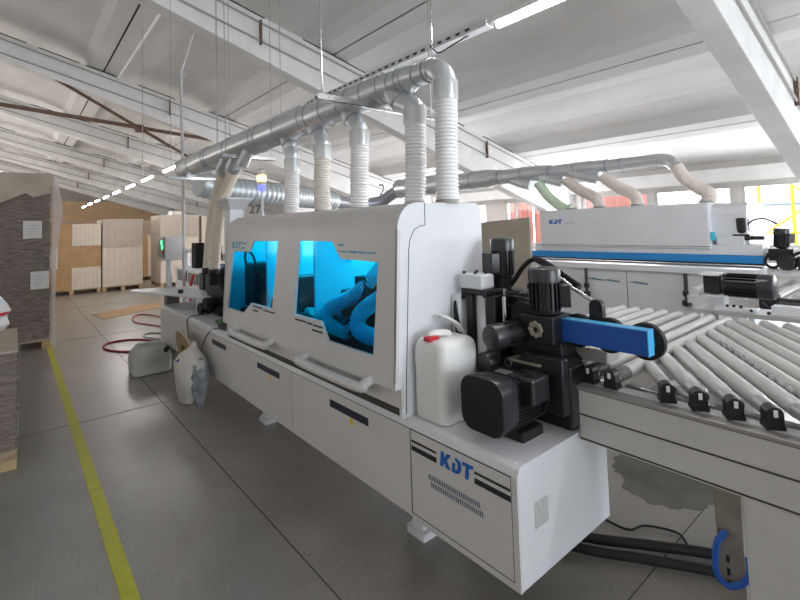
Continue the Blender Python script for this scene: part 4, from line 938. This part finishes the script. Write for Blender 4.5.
# cables under the conveyor
for p, r, lab in ((((-1.6, 2.1, .03), (-1.27, 2.28, .03), (-1.05, 2.44, .03), (-.76, 2.62, .03), (-.3, 2.7, .03)), .024, 'thick black cable on the floor, the upper of two under the conveyor'),
                  (((-1.6, 2.02, .03), (-1.25, 2.18, .03), (-1.02, 2.33, .03), (-.72, 2.5, .03), (-.3, 2.6, .03)), .022, 'thick black cable on the floor, the lower of two under the conveyor'),
                  (((-1.35, 2.5, .01), (-1.2, 2.5, .012), (-1.15, 2.6, .012), (-1.02, 2.66, .012), (-.95, 2.60, .012), (-.92, 2.52, .05)), .006, 'thin black wavy wire above the thick floor cables')):
    tag(obj('floor_cable', MB().tube(p, r, 10, 6), BLACK2), lab, 'cable')
tag(obj('blue_air_tube', MB().tube([(-.60, 2.0, .50), (-.625, 1.99, .46), (-.635, 1.99, .40), (-.632, 1.99, .34), (-.60, 2.0, .31), (-.555, 2.0, .345), (-.535, 2.0, .39), (-.54, 2.02, .43)], .011, 10, 8), BLUEH), 'blue air tube hanging in a loop from the slotted post', 'tube')
tag(obj('wire_bundle', MB().tube([(-.60, 2.1, .02), (-.58, 2.08, .1), (-.55, 2.1, .16), (-.52, 2.1, .08), (-.57, 2.14, .03), (-.62, 2.12, .08), (-.60, 2.1, .15)], .008, 8, 6), BLACK), 'tangled black wires at the foot of the slotted post', 'wires')

# ============================================================ STACKS
def pallet(parent, x0, x1, y0, y1, z0=0):
    mb = MB()
    for i in range(3):
        y = y0 + (y1 - y0 - .1) * i / 2; mb.box(x0, x1, y, y + .1, z0, z0 + .02)
        for k in range(3):
            x = x0 + (x1 - x0 - .14) * k / 2; mb.box(x, x + .14, y, y + .1, z0 + .02, z0 + .11)
    n = max(4, int((x1 - x0) / .16))
    for i in range(n):
        x = x0 + (x1 - x0 - .1) * i / (n - 1); mb.box(x, x + .1, y0, y1, z0 + .11, z0 + .13)
    return obj('pallet', mb, WOOD, parent, .002)
def layers(x0, x1, y0, y1, z0, z1, n, j=.008, seed=1):
    random.seed(seed); mb = MB(); h = (z1 - z0) / n
    for i in range(n):
        a, b, c, d = [random.uniform(-j, j) for _ in range(4)]
        mb.box(x0 + a, x1 + b, y0 + c, y1 + d, z0 + i * h, z0 + (i + 1) * h - h * .06)
    return mb
def film(x0, x1, y0, y1, z0, z1, seed=1):
    random.seed(seed); mb = MB(); rg = []; n = 40; base = rrect(x0, x1, y0, y1, .03, 9)
    for k in range(16):
        z = z0 + (z1 - z0) * k / 15; ring = []
        for i, (a, b) in enumerate(base):
            o_ = random.uniform(0, .012); dx, dy = a - (x0 + x1) / 2, b - (y0 + y1) / 2; L = math.hypot(dx, dy)
            ring.append((a + dx / L * o_, b + dy / L * o_, z))
        rg.append(ring)
    return mb.loft(rg, False, True)
# tall wrapped stack on the left
ts = thing('wrapped_pallet_stack', 'tall pallet stack of brown sheets in stretch film with two white labels', 'pallet stack', (-9.6, -.25, 0))
pallet(ts, -10.2, -8.75, -.95, .43)
obj('sheet_stack', layers(-10.2, -8.78, -.95, .42, .13, 2.32, 60, .008, 4), CARDW, ts)
obj('top_sheet', layers(-10.2, -8.775, -.95, .42, 2.32, 2.60, 3, .012, 6), CARDT, ts, .01)
obj('stretch_film', film(-10.24, -8.75, -.99, .455, .10, 2.60, 5), FILM, ts)
obj('draped_sheet', MB().add([(-8.745, -.3, 2.60), (-8.745, .42, 2.60), (-8.742, .42, 2.30), (-8.742, .22, 2.24), (-8.742, .12, 2.30), (-8.742, -.1, 2.18), (-8.742, -.3, 2.10), (-8.737, -.3, 2.60), (-8.737, .42, 2.60), (-8.734, .42, 2.30), (-8.734, .22, 2.24), (-8.734, .12, 2.30), (-8.734, -.1, 2.18), (-8.734, -.3, 2.10)], [[0, 1, 2, 3, 4, 5, 6], [7, 13, 12, 11, 10, 9, 8], [0, 7, 8, 1], [1, 8, 9, 2], [2, 9, 10, 3], [3, 10, 11, 4], [4, 11, 12, 5], [5, 12, 13, 6], [6, 13, 7, 0]]), CARDT, ts)
mbf = MB(); rgf = []
for z, e in ((2.58, .01), (2.4, .06), (2.2, .10), (2.05, .12), (1.8, .09), (1.4, .04), (.8, .03), (.02, .035)):
    rgf.append([(-8.76, .44, z), (-8.73, .46 + e, z), (-8.75, .46 + e, z), (-8.78, .44, z)])
obj('film_flap', mbf.loft(rgf, True, True), mat('milky_film', (.72, .70, .70), .25, alpha=.35), ts)
for y, z in ((.21, 1.76), (.30, 1.01)):
    lb = obj('paper_label', MB().box(-8.735, -8.732, y - .11, y + .11, z - .13, z + .13), PAPER, ts)
    mb = MB()
    for k in range(4): mb.box(-8.732, -8.7315, y - .07, y + .07 - .02 * k, z + .05 - .04 * k, z + .057 - .04 * k)
    obj('print_line', mb, mat('faint_print', (.35, .35, .36), .7), lb)
# low stack in the left corner
ls = thing('wrapped_pallet_stack', 'low wrapped pallet stack at the left edge, nearest the camera', 'pallet stack', (-4.9, -.6, 0))
pallet(ls, -5.5, -4.4, -1.25, .03)
obj('sheet_stack', layers(-5.5, -4.42, -1.25, .025, .13, .82, 34, .006, 9), EDGE, ls)
obj('top_sheet', MB().box(-5.5, -4.41, -1.25, .03, .82, .835), CARDT, ls)
obj('stretch_film', film(-5.52, -4.40, -1.27, .04, .07, .84, 8), FILM, ls)
rl_ = thing('film_roll', 'crumpled white plastic with a red band on top of the low stack', 'plastic', (-5.35, -.05, .84))
obj('plastic_heap', MB().loft([[(-5.40 + .13 * k * math.cos(t) * (1 + .15 * math.sin(5 * t + z * 9)), -.17 + .13 * k * math.sin(t) * (1 + .12 * math.sin(4 * t + z * 7)), .84 + z) for t in [2*PI*j/18 for j in range(18)]] for z, k in ((0, .8), (.05, 1.05), (.12, .9), (.17, 1.1), (.24, .9), (.30, .6), (.33, .2))]), WHITEP, rl_)
obj('red_band', MB().torus((-5.40, -.17, 1.00), (.1, 0, 1), .135, .014, 24, 8), RED, rl_)
# distant pallets of board
def block_stack(label, x, y0, y1, z1, blocks, seed=1, wrap=None, dep=1.3):
    t = thing('board_pallet', label, 'pallet stack', (x - dep / 2, (y0 + y1) / 2, 0))
    pb = pallet(t, x - dep, x, y0, y1); 
    obj('board_core', MB().box(x - dep, x - .03, y0 + .01, y1 - .01, .13, z1), CARDL, t)
    for a, b, c, d, mm in blocks:
        obj('board_pack', MB().box(x - .6, x + .0, y0 + a * (y1 - y0) + .004, y0 + b * (y1 - y0) - .004, .13 + c * (z1 - .13) + .003, .13 + d * (z1 - .13) - .003), mm, t, .006)
        if mm is CARDL:
            mb = MB(); n = 7; ya = y0 + a * (y1 - y0); yb2 = y0 + b * (y1 - y0)
            for i in range(1, n): yy = ya + (yb2 - ya) * i / n; mb.box(x, x + .002, yy - .004, yy + .004, .14 + c * (z1 - .13), .12 + d * (z1 - .13))
            obj('board_joint', mb, mat('board_joint_tan', (.50, .40, .28), .7), t)
    if wrap: obj('stretch_film', film(x - dep, x + .02, y0 - .01, y1 + .01, wrap, z1 + .02, seed), FILM, t)
    return t
block_stack('pallet of stacked brown and pale packs, just right of the tall wrapped stack', -16.0, .55, 1.96, 1.98, [(0, .5, .66, 1, CARD), (.5, 1, .66, 1, CARDL), (0, .28, .33, .66, CARDL), (.28, 1, .33, .66, CARD), (0, .5, 0, .33, CARD), (.5, 1, 0, .33, CARDL)], 2)
block_stack('tall pallet of pale boards with clear film around its upper half', -16.0, 1.99, 3.04, 2.10, [(0, 1, 0, 1, CARDL)], 3, 1.25)
block_stack('brown pallet stack set back in the gap left of the control panel', -18.5, 3.3, 4.35, 2.10, [(0, 1, .75, 1, mat('grey_card', (.33, .25, .18), .7)), (0, .35, 0, .75, CARD), (.35, 1, 0, .75, CARDL)], 4)
block_stack('film wrapped pallet directly behind the control panel and thin pole', -15.5, 3.42, 4.55, 2.20, [(0, 1, 0, 1, CARDL)], 5, 1.5)
block_stack('wide pale board pallet behind the beige hoses', -15.5, 4.62, 5.9, 2.16, [(0, 1, 0, 1, CARDL)], 6)
block_stack('low topped pallet far behind the packs and the tall wrapped stack', -19.5, .9, 3.2, 2.12, [(0, 1, 0, 1, mat('grey_card', (.33, .25, .18)))], 7)
pw = obj('paper_pack', MB().box(-16.1, -15.6, 3.78, 4.12, 2.20, 2.33), PAPER, None, .01); tag(pw, 'white pack lying on top of the wrapped pallet by the pole', 'pack')
